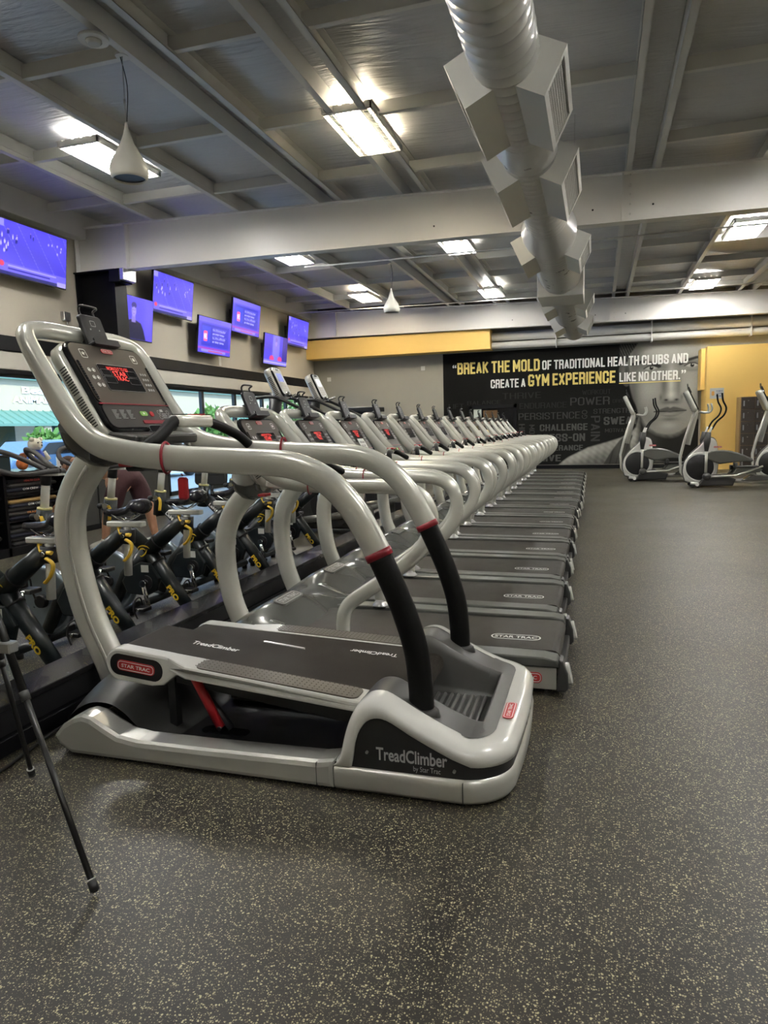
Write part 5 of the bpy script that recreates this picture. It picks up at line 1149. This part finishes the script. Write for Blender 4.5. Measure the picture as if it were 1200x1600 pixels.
# ================================================================== ELLIPTICALS
def make_elliptical():
    t = thing('elliptical_trainer', '', 'elliptical', (0, 0, 0), 'ellipticals by the lockers')
    R = lambda P, r_, m_, nm, b=None, seg=10: obj(nm, MB().tube(P, r_, seg, b=b), m_, t)
    # housing: white teardrop shell with round wheel
    sh = [(-.02, .12), (.25, .06), (.50, .14), (.58, .40), (.57, .70), (.52, .94), (.36, .98), (.25, .84), (.03, .62), (-.07, .35)]
    sp = [(p.x, p.y) for p in smooth_path([(a, b, 0) for a, b in sh+sh[:1]], 4)][:-1]
    obj('drive_housing', MB().prism(sp, -.10, .10, 'y', .03), white_gloss, t)
    obj('housing_edge', MB().prism([((a-.35)*1.03+.35, (b-.45)*1.03+.45) for a, b in sp], -.05, .05, 'y', .01), grey_dk, t)
    w_ = obj('wheel_cover', MB().lathe([(.06, -.04), (.24, -.03), (.27, -.01), (.27, .01)], (.24, -.10, .40), 'y', 36), black_pl, t)
    obj('wheel_ring', MB().lathe([(.265, -.018), (.29, -.022), (.30, -.01), (.30, .0)], (.24, -.10, .40), 'y', 36), white_gloss, w_)
    obj('wheel_cover', MB().lathe([(.27, -.01), (.27, .01), (.24, .03), (.06, .04)], (.24, .10, .40), 'y', 36), black_pl, t)
    badge(t, frame((.56, -.101, .80), (1, 0, 0), (0, 0, 1), (0, -1, 0)), 0, 0, .15, .035, c=.001)
    # mast and console
    R([(.02, 0, .85), (.15, 0, 1.45), (.14, 0, 1.60)], (.035, .05), silver, 'mast')
    V_ = Vector((-.42, 0, .90)); N_ = Vector((.90, 0, .42)); F = frame((.10, 0, 1.75), (0, 1, 0), V_, N_)
    obj('console_shell', MB().slab(F, -.17, .17, -.24, .22, -.11, -.02, .07, 7, .02, True), silver, t); obj('console_face', MB().slab(F, -.155, .155, -.225, .205, -.03, 0, .06, 7), black_gl, t)
    obj('tablet_clip', MB().slab(F, -.06, .06, .14, .27, .0, .03, .01, 3).tube([F(-.04, .27, .01), F(-.04, .33, .03), F(.04, .33, .03), F(.04, .27, .01)], .007, 6), black_pl, t)
    # fixed handles
    for sg in (-1, 1):
        R(smooth_path([(.22, sg*.10, 1.50), (.36, sg*.20, 1.48), (.42, sg*.22, 1.55), (.40, sg*.22, 1.66)], 4), .019, silver, 'fixed_handle')
        # moving arm
        R(smooth_path([(.58, sg*.30, 1.85), (.60, sg*.30, 1.70), (.66, sg*.30, 1.56), (.62, sg*.30, 1.42), (.50, sg*.29, 1.30), (.42, sg*.28, 1.15)], 4), .017, grip, 'moving_handle')
        R([(.42, sg*.28, 1.20), (.34, sg*.27, .98)], .022, silver, 'moving_arm')
        obj('arm_boot', MB().tube([(.36, sg*.27, 1.10), (.34, sg*.27, .92), (.33, sg*.27, .72)], [(.045, .05), (.05, .065), (.03, .035)], 12), grey_dk, t)
        R([(.335, sg*.27, .78), (.33, sg*.27, .30)], .027, silver, 'link_tube')
        obj('link_joint', MB().lathe([(.02, -.06), (.075, -.05), (.08, 0), (.075, .05), (.02, .06)], (.35, sg*.27, .22), 'y', 18), grey_dk, t)
        R([(.40, sg*.27, .22), (.88, sg*.26, .24), (1.35, sg*.24, .42 if sg < 0 else .30)], .020, silver, 'pedal_arm')
        pd = obj('foot_pedal', MB().box(.88, 1.28, sg*.20-.08, sg*.20+.08, .40 if sg < 0 else .33, .43 if sg < 0 else .36, .01).box(.84, .90, sg*.20-.08, sg*.20+.08, .40 if sg < 0 else .33, .49 if sg < 0 else .42, .01), grey_dk, t)
        obj('pedal_carriage', MB().prism([(.80, .25), (1.3, .30), (1.35, .36), (1.2, .40), (.9, .38)], sg*.2-.05, sg*.2+.05, 'y', .01), grey_hood, t)
    R([(.14, 0, 1.55), (-.04, 0, .95), (-.12, 0, .60), (-.10, 0, .3), (.05, 0, .08)], (.025, .028), silver, 'front_tube')
    obj('rear_hood', MB().prism([(p.x, p.y) for p in smooth_path([(.28, .58, 0), (.45, .72, 0), (.8, .72, 0), (1.15, .58, 0), (1.18, .50, 0), (.95, .50, 0), (.6, .46, 0)], 3)], -.15, .15, 'y', .03), grey_hood, t)
    # base
    R([(.2, 0, .12), (1.75, 0, .12)], (.045, .04), white_p, 'main_beam')
    obj('base_cover', MB().prism([(.2, .02), (.32, .24), (.62, .26), (.90, .16), (.85, .03)], -.17, .17, 'y', .03), grey_dk, t)
    for x in (.18, 1.68): R([(x, -.30, .07), (x, .30, .07)], .035, white_p, 'floor_bar')
    for sg in (-1, 1): obj('wheel', MB().lathe([(.045, -.02), (.05, 0), (.045, .02)], (.10, sg*.22, .05), 'y', 16), black_pl, t); obj('wheel_fork', MB().tube([(.18, sg*.24, .08), (.06, sg*.24, .09)], (.03, .03), 10), white_gloss, t)
    for x in (.2, 1.68):
        for sg in (-1, 1): obj('foot', MB().cyl((x, sg*.26, 0), (x, sg*.26, .05), .025, seg=8), black_pl, t)
    obj('rear_ramp', MB().prism([(1.0, .13), (1.65, .13), (1.65, .20), (1.2, .24)], -.13, .13, 'y', .01), grey_hood, t)
    return t
el = make_elliptical(); el.location = (.62, 16.9, 0); el['label'] = 'silver elliptical trainer in front of the mural face'
for loc, l in (((1.72, 15.3, 0), 'silver elliptical trainer nearer the lockers, in front of the yellow wall'), ((3.25, 16.4, 0), 'third elliptical trainer, cut off by the right edge of the photo')): dup(el, loc, l)

# ================================================================== LOCKERS
lk = thing('locker_bank', 'dark wood-grain locker bank with many small doors against the yellow wall', 'lockers', (4.5, 20.3, 0))
lock_m = mat('dark_wood_laminate', (.055, .042, .033), .5, 0, .35, 3, stretch=(1, 1, 9))
obj('carcass', MB().box(3.50, 6.42, 20.05, 20.53, 0, 1.90, .005), mat('locker_side_wood', (.30, .20, .08), .5, 0, .1, 4), lk)
for i in range(9):
    for j in range(6):
        x = 3.53+i*.32; z = .03+j*.31
        dr = obj('door', MB().box(x+.004, x+.316, 20.028, 20.048, z+.004, z+.306, .003), lock_m, lk)
        hd_ = obj('latch', MB().box(x+.045, x+.075, 20.0, 20.03, z+.08, z+.22, .006), steel, dr); obj('knob', MB().cyl((x+.16, 20.01, z+.22), (x+.16, 20.03, z+.22), .014, seg=10), chrome, dr)
sg_ = thing('wall_sign', 'small white sign with lines of text on the yellow wall beside the lockers', 'sign', (3.0, 20.54, 2.03)); FSG = frame((3.02, 20.548, 2.03), (1, 0, 0), (0, 0, 1), (0, -1, 0))
obj('panel', MB().slab(FSG, -.17, .17, -.14, .14, -.004, .004, .01, 2), white_gloss, sg_)
b = MB(); text(b, "WOMEN'S", FSG, -.02, .14, .04, .08, .005, .02); text(b, 'LOCKER', FSG, -.02, .13, -.02, .02, .005, .02); text(b, 'ROOM', FSG, -.02, .10, -.09, -.05, .005, .02); obj('print', b, mat('blue_print', (.08, .12, .3), .5), sg_)
obj('symbol', MB().slab(FSG, -.13, -.06, -.06, .06, .004, .006, .03, 4), mat('orange_print', (.7, .35, .08), .5), sg_)

# ================================================================== CABINET with folded shirts, things on top
cb = thing('shirt_cabinet', 'black open cabinet full of folded dark shirts at the left edge', 'cabinet', (-6.7, 6, 0))
b = MB().box(-7.0, -6.40, 4.2, 7.22, .0, .10).box(-7.02, -6.98, 4.2, 7.22, 0, .93)
for y in (4.2, 5.02, 5.62, 6.22, 6.86+.30): b.box(-7.0, -6.40, y, y+.04, 0, .93, .003)
for z in (.38, .66): b.box(-7.0, -6.44, 4.2, 7.2, z, z+.02)
obj('carcass', b, black_p, cb); obj('top', MB().box(-7.05, -6.36, 4.15, 7.26, .93, .965, .004), black_gl, cb)
shirt_cols = [mat('black_cotton', (.012, .012, .013), .9, 0, .3, 30), mat('navy_cotton', (.015, .018, .035), .9, 0, .3, 30), mat('charcoal_cotton', (.03, .03, .03), .9, 0, .3, 30), mat('tan_cotton', (.45, .30, .12), .9, 0, .2, 30)]
prn = [mat('red_print', (.55, .08, .05), .8), white_ink, mat('orange_tee_print', (.7, .25, .08), .8)]
n = 0
for bay, yb_ in enumerate((5.08, 5.68, 6.28)):
    for sh_, z0 in ((0, .10), (1, .40), (2, .68)):
        for kx in range(5 if sh_ < 2 else 4):
            n += 1; yy = yb_+.02*((n*3) % 4); z = z0+kx*.048; wd = .44 if bay < 2 else .74
            m_ = shirt_cols[3] if (sh_ == 1 and kx == 4 and bay > 0) else shirt_cols[n % 3]
            o = obj('folded_shirt', MB().box(-6.86, -6.45+.01*(n % 3), yy, yy+wd, z+.002, z+.046, .018), m_); where = ('left', 'middle', 'right')[bay]+' bay, '+('bottom', 'middle', 'top')[sh_]+' shelf of the black cabinet'
            pos = ['lowest', 'second', 'third', 'fourth', 'fifth'][kx]; tag(o, ('tan' if m_ is shirt_cols[3] else 'dark')+' folded shirt, '+pos+' up, '+where, 'shirt', 'folded shirts, '+where)
            if kx in (1, 3):
                fx = -6.4495+.01*(n % 3); b = MB(); G = frame((fx+.0, yy+wd/2, z+.024), (0, 1, 0), (0, 0, 1), (1, 0, 0)); text(b, ('HEALTH CLUB', 'GYM CREW', 'TRAINER')[n % 3], G, -.12, .12, -.012, .014, .002, .02); obj('print', b, prn[n % 3], o)
# teddy bear
tb = thing('teddy_bear', 'cream teddy bear in a blue shirt sitting on the black cabinet', 'plush toy', (-6.7, 7.05, .965)); cream = mat('cream_plush', (.80, .75, .62), .95, 0, .1, 60, bump=.6, bscale=200); blue = mat('blue_cloth', (.03, .07, .40), .8)
X, Y, Z = -6.7, 7.05, .965
obj('head', MB().sphere((X, Y, Z+.30), .085, (1, 1.05, .95)).sphere((X+.02, Y-.07, Z+.36), .03).sphere((X+.02, Y+.07, Z+.36), .03).sphere((X+.07, Y, Z+.28), .035), cream, tb)
obj('shirt', MB().sphere((X, Y, Z+.14), .10, (.9, 1.15, 1.1)), blue, tb); obj('leg', MB().sphere((X+.09, Y-.07, Z+.047), .045, (1.6, 1, 1)), cream, tb); obj('leg', MB().sphere((X+.09, Y+.07, Z+.047), .045, (1.6, 1, 1)), cream, tb)
for s_ in (-1, 1): obj('arm', MB().tube([(X+.02, Y+s_*.10, Z+.20), (X+.07, Y+s_*.14, Z+.10)], [.035, .03], 8), cream, tb); obj('eye', MB().sphere((X+.078, Y+s_*.032, Z+.32), .009), black_gl, tb)
obj('nose', MB().sphere((X+.104, Y, Z+.29), .010), black_gl, tb)
op = thing('orange_plush', 'round orange and brown plush on the black cabinet, left of the bear', 'plush toy', (-6.6, 6.72, .965)); om = mat('orange_plush_fur', (.55, .16, .04), .95, 0, .2, 60, bump=.5, bscale=200)
obj('body', MB().sphere((-6.6, 6.72, 1.04), .075, (1, .85, 1.0)), om, op); obj('head', MB().sphere((-6.58, 6.72, 1.13), .045), mat('brown_plush_fur', (.18, .06, .02), .95), op)
bx_ = thing('dark_carton', 'dark teal carton at the left end of the black cabinet', 'box', (-6.75, 6.2, .965)); obj('body', MB().box(-6.95, -6.55, 5.9, 6.5, .966, 1.13, .006), mat('teal_black_card', (.012, .03, .035), .5), bx_); obj('lid', MB().box(-6.96, -6.54, 5.89, 6.51, 1.13, 1.16, .004), black_pl, bx_)
rng = random.Random(5)
for q in range(7):
    y = 7.75+.24*q; x = -7.3+.1*(q % 3)
    o = thing('supply_bottle', ('amber', 'white', 'black', 'red', 'silver', 'brown', 'grey')[q]+' bottle among the clutter on the side counter', 'bottle', (x, y, .93)); m_ = [mat('amber_plastic', (.5, .2, .03), .3), white_gloss, black_pl, red_m, chrome, mat('brown_plastic', (.15, .06, .02), .4), grey_cap][q]
    obj('body', MB().lathe([(.035, 0), (.04, .01), (.04, .14), (.015, .17), (.015, .19)], (x, y, .931), seg=12), m_, o); obj('cap', MB().lathe([(.018, .0), (.018, .03)], (x, y, 1.12), seg=10), black_pl, o)
sc = thing('side_counter', 'long dark counter by the windows behind the bent-over person', 'counter', (-7.3, 8.6, 0)); obj('body', MB().box(-7.6, -6.95, 7.5, 10.2, 0, .90, .006), black_p, sc); obj('top', MB().box(-7.62, -6.92, 7.45, 10.22, .90, .93, .004), mat('pale_counter_top', (.5, .5, .5), .3), sc)
for q in range(3): obj('door', MB().box(-6.95, -6.935, 7.55+q*.88, 8.40+q*.88, .08, .88, .004), grey_dk, sc)
bag = thing('red_bag', 'dark red gym bag standing in front of the side counter', 'bag', (-6.78, 7.6, 0)); obj('body', MB().box(-6.90, -6.66, 7.45, 7.80, .002, .72, .05), mat('dark_red_fabric', (.16, .015, .02), .8, 0, .2, 30), bag); obj('strap', MB().tube(smooth_path([(-6.78, 7.52, .70), (-6.80, 7.57, .84), (-6.80, 7.67, .84), (-6.78, 7.73, .70)], 4), .008, 6), black_pl, bag)

# office chair
oc = thing('office_chair', 'black and maroon swivel chair by the window behind the bikes', 'chair', (-4.75, 7.9, 0)); cm = mat('black_mesh_fabric', (.015, .016, .018), .75, 0, .3, 60); X, Y = -4.75, 7.9
FC = frame((X, Y, .88), (1, 0, 0), (0, .12, 1), (0, -1, .12))
obj('backrest', MB().slab(FC, -.23, .23, -.20, .22, -.03, .03, .06, 6, .015), cm, oc); obj('back_trim', MB().slab(FC, -.24, .24, .20, .25, -.035, .035, .02, 4, .01), red_dk, oc)
for q in (-.06, .08): obj('back_fold', MB().tube([FC(-.21, q, .03), FC(.21, q, .03)], (.02, .012), 8), cm, oc)
obj('seat', MB().slab(frame((X, Y+.25, .48), (1, 0, 0), (0, 1, 0), (0, 0, 1)), -.24, .24, -.22, .24, -.04, .04, .07, 6, .015), cm, oc)
obj('stem', MB().cyl((X, Y+.22, .44), (X, Y+.22, .10), .03).tube([(X, Y+.2, .44), (X, Y-.02, .47), (X, Y, .75)], .022, 8), black_pl, oc)
for q in range(5): t_ = q*2*PI/5; obj('base_leg', MB().tube([(X, Y+.22, .11), (X+.28*math.cos(t_), Y+.22+.28*math.sin(t_), .07)], .018, 8), black_pl, oc); obj('caster', MB().sphere((X+.28*math.cos(t_), Y+.22+.28*math.sin(t_), .03), .03), black_pl, oc)

# ================================================================== PERSON bending over
def skin_body(name, J, E_, parent, m_, root=0, sub=2):
    me = bpy.data.meshes.new(name); me.from_pydata([Vector(p[:3])-parent.location for p in J], E_, []); o = bpy.data.objects.new(name, me); COL.objects.link(o); o.parent = parent
    md = o.modifiers.new('skin', 'SKIN'); md.use_smooth_shade = True
    if not me.skin_vertices: 
        me.attributes.new  # layer is made by the modifier
    if len(me.skin_vertices) == 0: bpy.context.view_layer.update()
    for i, p in enumerate(J): sv = me.skin_vertices[0].data[i]; sv.radius = (p[3], p[4] if len(p) > 4 else p[3]); sv.use_root = (i == root)
    s_ = o.modifiers.new('smooth', 'SUBSURF'); s_.levels = sub; s_.render_levels = sub; me.materials.append(m_)
    return o
skin_m = mat('skin', (.42, .22, .13), .5, 0, .06, 20); shorts_m = mat('maroon_shorts', (.045, .012, .015), .8, 0, .2, 12, bump=.5, bscale=14); shoe_m = mat('white_shoe', (.6, .58, .5), .55)
ps = thing('person', 'person in maroon shorts and white trainers bending forward beside the counter', 'person', (-5.45, 7.0, 0))
# pelvis, spine horizontal towards -x, legs astride
J = [(-5.38, 7.02, .88, .13, .12), (-5.55, 7.02, .93, .125, .13), (-5.75, 7.02, .97, .13, .14), (-5.93, 7.02, 1.01, .12, .13), (-6.03, 7.02, 1.03, .055), (-6.12, 7.02, 1.03, .07, .08), (-6.20, 7.02, 1.00, .09, .095), (-6.27, 7.02, .96, .05),
     (-5.40, 6.90, .82, .105), (-5.52, 6.86, .47, .07), (-5.56, 6.86, .36, .062), (-5.60, 6.85, .10, .042), (-5.66, 6.85, .05, .04),
     (-5.32, 7.14, .82, .105), (-5.20, 7.18, .48, .07), (-5.18, 7.18, .36, .062), (-5.14, 7.20, .10, .042), (-5.20, 7.19, .05, .04),
     (-5.90, 6.84, .98, .06), (-6.02, 6.80, .74, .045), (-6.16, 6.82, .60, .032), (-6.22, 6.83, .55, .03), (-5.90, 7.20, .98, .06), (-6.05, 7.28, .78, .045), (-6.18, 7.29, .95, .032), (-6.24, 7.29, 1.01, .03)]
E_ = [(0, 1), (1, 2), (2, 3), (3, 4), (4, 5), (5, 6), (6, 7), (0, 8), (8, 9), (9, 10), (10, 11), (11, 12), (0, 13), (13, 14), (14, 15), (15, 16), (16, 17), (3, 18), (18, 19), (19, 20), (20, 21), (3, 22), (22, 23), (23, 24), (24, 25)]
skin_body('body', J, E_, ps, skin_m)
def hand(o_, dr, sgn):
    o_ = Vector(o_); dr = Vector(dr).normalized(); sd_ = dr.cross(Vector((0, 0, 1))).normalized(); up_ = sd_.cross(dr)
    b = MB()
    b.tube([o_-dr*.01, o_+dr*.05, o_+dr*.08], [(.028, .015), (.038, .016), (.036, .014)], 10, b=tuple(sd_))
    for q in range(4):
        L_ = (.065, .075, .07, .055)[q]; s0 = o_+dr*.075+sd_*(-.027+q*.018)
        b.tube([s0, s0+dr*L_*.45-up_*.004, s0+dr*L_*.8-up_*.018, s0+dr*L_-up_*.03], [.0085, .008, .0075, .006], 8)
    s0 = o_+dr*.02+sd_*sgn*.03; b.tube([s0, s0+sd_*sgn*.025+dr*.02, s0+sd_*sgn*.035+dr*.05], [.011, .010, .008], 8)
    obj('hand', b, skin_m, ps)
hand((-6.225, 6.83, .55), (-.6, .05, -.6), 1); hand((-6.245, 7.29, 1.015), (-.95, -.05, .05), -1)
J = [(-5.38, 7.02, .90, .15, .145), (-5.52, 7.02, .94, .14, .145), (-5.40, 6.90, .80, .125), (-5.50, 6.87, .47, .125), (-5.32, 7.14, .80, .125), (-5.23, 7.17, .47, .125)]
skin_body('shorts', J, [(0, 1), (0, 2), (2, 3), (0, 4), (4, 5)], ps, shorts_m)
obj('waist_string', MB().tube([(-5.44, 6.86, 1.03), (-5.38, 6.855, .95)], .008, 6).tube([(-5.41, 6.86, 1.03), (-5.35, 6.855, .95)], .008, 6), yellow_l, ps)
J = [(-5.55, 7.02, .95, .15, .15), (-5.75, 7.02, .98, .15, .155), (-5.92, 7.02, 1.01, .135, .145), (-5.91, 6.85, .98, .075), (-5.97, 6.82, .86, .062), (-5.91, 7.19, .98, .075), (-5.98, 7.24, .87, .062)]
skin_body('shirt', J, [(0, 1), (1, 2), (2, 3), (3, 4), (2, 5), (5, 6)], ps, mat('dark_shirt', (.02, .02, .022), .85, 0, .2, 20))
obj('hair', MB().sphere((-6.19, 7.02, 1.045), .098, (1.0, .98, .75)), mat('brown_hair', (.06, .03, .015), .8, 0, .3, 60), ps)
for s_ in (-1, 1): obj('ear', MB().sphere((-6.17, 7.02+s_*.092, 1.0), .026, (1, .4, 1.2)), skin_m, ps); obj('eye', MB().sphere((-6.285, 7.02+s_*.032, .985), .010), black_gl, ps)
obj('nose', MB().sphere((-6.315, 7.02, .965), .017), skin_m, ps); obj('mouth', MB().sphere((-6.30, 7.02, .93), .015, (.5, 1.5, .4)), red_dk, ps)
for x, y in ((-5.60, 6.85), (-5.14, 7.20)):
    s_ = obj('shoe', MB().tube(smooth_path([(x+.06, y, .055), (x, y, .065), (x-.09, y, .052), (x-.17, y, .038), (x-.205, y, .030)], 3), [(a, c_) for a, c_ in zip(np.interp(range(13), [0, 3, 6, 9, 12], [.032, .042, .045, .046, .028]), np.interp(range(13), [0, 3, 6, 9, 12], [.05, .06, .05, .036, .025]))], 14, b=(0, 1, 0)), shoe_m, ps)
    obj('sole', MB().slab(frame((x-.07, y, .008), (1, 0, 0), (0, 1, 0), (0, 0, 1)), -.14, .13, -.045, .045, -.007, .014, .04, 6), white_gloss, s_); obj('shoe_stripe', MB().box(x-.05, x-.03, y-.05, y-.044, .03, .07).box(x-.08, x-.06, y-.05, y-.044, .03, .065), black_pl, s_)
    obj('sock', MB().cyl((x, y, .09), (x+.005, y, .13), .046, seg=14), shoe_m, ps)

# ================================================================== TRIPOD at the left edge
tp = thing('tripod', 'black tripod leaning in from the left edge, two thin legs on the floor', 'tripod', (-2.05, 1.75, 0)); apex = Vector((-2.02, 1.80, 1.02))
f1, f2, f3 = Vector((-1.406, 1.563, .012)), Vector((-2.14, 2.09, .012)), Vector((-2.28, 1.2, .012))
tm_ = mat('tripod_carbon', (.012, .012, .012), .35, .3)
# both visible legs meet at the clamp by the left edge
clampP = Vector((-1.965, 1.90, .735))
def leg(p, f, r0, nm='leg'):
    m1 = p.lerp(f, .48)
    l_ = obj(nm, MB().tube([p, m1], .013, 12), tm_, tp); obj('lower_section', MB().tube([m1, f], .0095, 12), tm_, l_)
    obj('leg_lock', MB().tube([m1-(f-p).normalized()*.018, m1+(f-p).normalized()*.012], .0145, 12), grey_dk, l_)
    dd = (f-p).normalized(); obj('rubber_foot', MB().tube([f-dd*.035, f-dd*.004], .014, 12), black_pl, l_); obj('foot_ring', MB().tube([f-dd*.04, f-dd*.036], .0142, 12), steel, l_)
leg(apex, f1, .013); leg(apex, f2, .012); leg(apex, f3, .012)
q = apex.lerp(f1, .335); obj('leg_clamp', MB().box(q.x-.022, q.x+.026, q.y-.02, q.y+.02, q.z-.018, q.z+.018, .004).cyl((q.x-.045, q.y, q.z), (q.x-.02, q.y, q.z), .008), steel, tp)
obj('hub', MB().lathe([(.03, -.03), (.035, 0), (.03, .05)], tuple(apex), seg=16), black_pl, tp); obj('centre_column', MB().cyl(tuple(apex+Vector((0, 0, -.2))), tuple(apex+Vector((0, 0, .25))), .012), tm_, tp)

# ================================================================== OUTSIDE
struct('outside_pavement', MB().box(-60, XL-.2, -20, 90, -.35, -.15), mat('pale_asphalt', (.40, .42, .44), .8, 0, .1, 1))
bd = thing('shop_building', 'cream single-storey shop building with teal metal canopy across the car park', 'building', (-27, 30, -.15))
cr = mat('cream_stucco', (.52, .44, .33), .8, 0, .05, 2); teal = mat('teal_metal_roof', (.13, .27, .22), .4, 0, .08, 2)
obj('upper_wall', MB().box(-32, -26, 0, 75, 2.6, 4.05), cr, bd); obj('roof', MB().box(-33, -25.7, 0, 75, 4.05, 4.4), teal, bd)
obj('lower_wall', MB().box(-32, -28.4, 0, 75, -.15, 2.6), mat('pale_shop_wall', (.60, .58, .52), .8), bd)
b = MB().add([(-26.0, 0, 2.62), (-26.0, 75, 2.62), (-24.9, 75, 2.0), (-24.9, 0, 2.0), (-24.9, 0, 1.88), (-24.9, 75, 1.88)], [(0, 1, 2, 3), (3, 2, 5, 4)]); cn = obj('canopy', b, teal, bd)
b = MB()
for i in range(150): y = i*.5; b.add([(-26.0, y, 2.62), (-26.0, y+.05, 2.62), (-24.9, y+.05, 2.0), (-24.9, y, 2.0), (-26, y+.025, 2.68), (-24.9, y+.025, 2.06)], [(0, 4, 5, 3), (1, 2, 5, 4)])
obj('canopy_seam', b, teal, bd, kind='stuff')
for i in range(14): y = 1+i*5.2; obj('pillar', MB().box(-25.4, -25.0, y, y+.45, -.15, 1.95, .02), cr, bd)
for i in range(18): y = 2+i*4.0; w_ = obj('shop_window', MB().box(-28.4, -28.36, y, y+2.6, .3, 2.0), mat('shop_glass', (.04, .07, .06), .1), bd); obj('frame', MB().box(-28.36, -28.33, y, y+2.6, 1.95, 2.05).box(-28.36, -28.33, y+1.27, y+1.33, .3, 2.0), alum, w_)
FO = frame((-25.99, 0, 0), (0, 1, 0), (0, 0, 1), (1, 0, 0)); b = MB(); text(b, 'Bear', FO, 26.8, 28.6, 3.42, 3.75, .03, .03); text(b, 'ANIMAL', FO, 26.2, 28.5, 2.98, 3.30, .03, .04)
obj('sign_lettering', b, mat('white_sign_letters', (.9, .9, .9), .4), bd)
leaf = mat('leaf_green', (.10, .22, .04), .7, 0, .5, 2); trunk_m = mat('bark', (.10, .07, .05), .9)
def tree(X, Y, h, r_, label, nleaf=900):
    rg = np.random.RandomState(int(abs(X*10+Y*7))); t = thing('tree', label, 'tree', (X, Y, -.15), 'trees outside the windows')
    obj('trunk', MB().tube([(X, Y, -.15), (X+.05, Y+.03, h*.45), (X, Y+.05, h*.7)], [.12, .09, .05], 8), trunk_m, t); b = MB()
    for i in range(nleaf):
        v = rg.randn(3); v /= np.linalg.norm(v); v *= r_*rg.rand()**.4; c_ = np.array((X, Y, h*.72))+v*np.array((1, 1, .8)); a = rg.randn(3)*.13; e = rg.randn(3)*.13; b.add([c_, c_+a, c_+a+e, c_+e], [(0, 1, 2, 3)])
    obj('crown', b, leaf, t, kind='stuff', recalc=False)
for X, Y, h, r_, l in ((-22, 23.6, 1.5, .6, 'sunlit tree outside, seen at the left edge through the window'), (-22.5, 27.0, 1.45, .6, 'sunlit small tree outside, left of the handrail'), (-20.5, 34.5, 2.6, 1.1, 'bright green tree outside beyond the second window pane'), (-17, 39.5, 3.0, 1.2, 'green tree outside seen past the first treadmill'), (-21, 46, 3.2, 1.8, 'tree outside seen through the farthest visible panes')): tree(X, Y, h, r_, l)
hg = []
for i in range(9):
    Y = 22+i*3.6; b = MB(); rg = np.random.RandomState(i+50)
    for q in range(500): c_ = np.array((-18.5+rg.rand()*.9, Y+rg.rand()*3.2, -.1+rg.rand()*.95)); b.add([c_, c_+rg.randn(3)*.12, c_+rg.randn(3)*.12], [(0, 1, 2)])
    o = obj('hedge', b, leaf, recalc=False); tag(o, 'low green hedge outside along the car park, '+['nearest section', 'second section', 'third section', 'fourth section', 'fifth section', 'sixth section', 'seventh section', 'eighth section', 'farthest section'][i], 'hedge', 'hedge sections outside the windows')
def car(X, Y, col_, label):
    t = thing('car', label, 'car', (X, Y, -.15)); b = MB()
    prof = [(-2.1, .25), (-2.15, .65), (-1.9, .85), (-1.2, .92), (-.6, 1.38), (.7, 1.42), (1.4, 1.0), (2.0, .9), (2.15, .6), (2.1, .25)]
    b.prism([(Y+a, -.15+c_) for a, c_ in prof], X-.85, X+.85, 'x', .08); obj('body', b, mat('car_paint_'+label.split()[0], col_, .25, .3, coat=.5), t)
    for s_ in (-1, 1): obj('side_glass', MB().prism([(Y-.95, .80), (Y-.5, 1.17), (Y+.6, 1.2), (Y+1.1, .83)], X+s_*.86-.0, X+s_*.87, 'x'), black_gl, t)
    for a in (-1.35, 1.35):
        for s_ in (-1, 1): w_ = obj('wheel', MB().lathe([(.2, -.1), (.33, -.09), (.34, 0), (.33, .09), (.2, .1)], (X+s_*.78, Y+a, .19), 'x', 20), black_pl, t); obj('hub_cap', MB().lathe([(.18, -.105), (.18, .105)], (X+s_*.78, Y+a, .19), 'x', 14), steel, w_)
car(-17.5, 18.6, (.08, .16, .30), 'blue car parked outside the left window'); car(-14.8, 20.5, (.6, .62, .65), 'white car parked outside behind the front handrail')
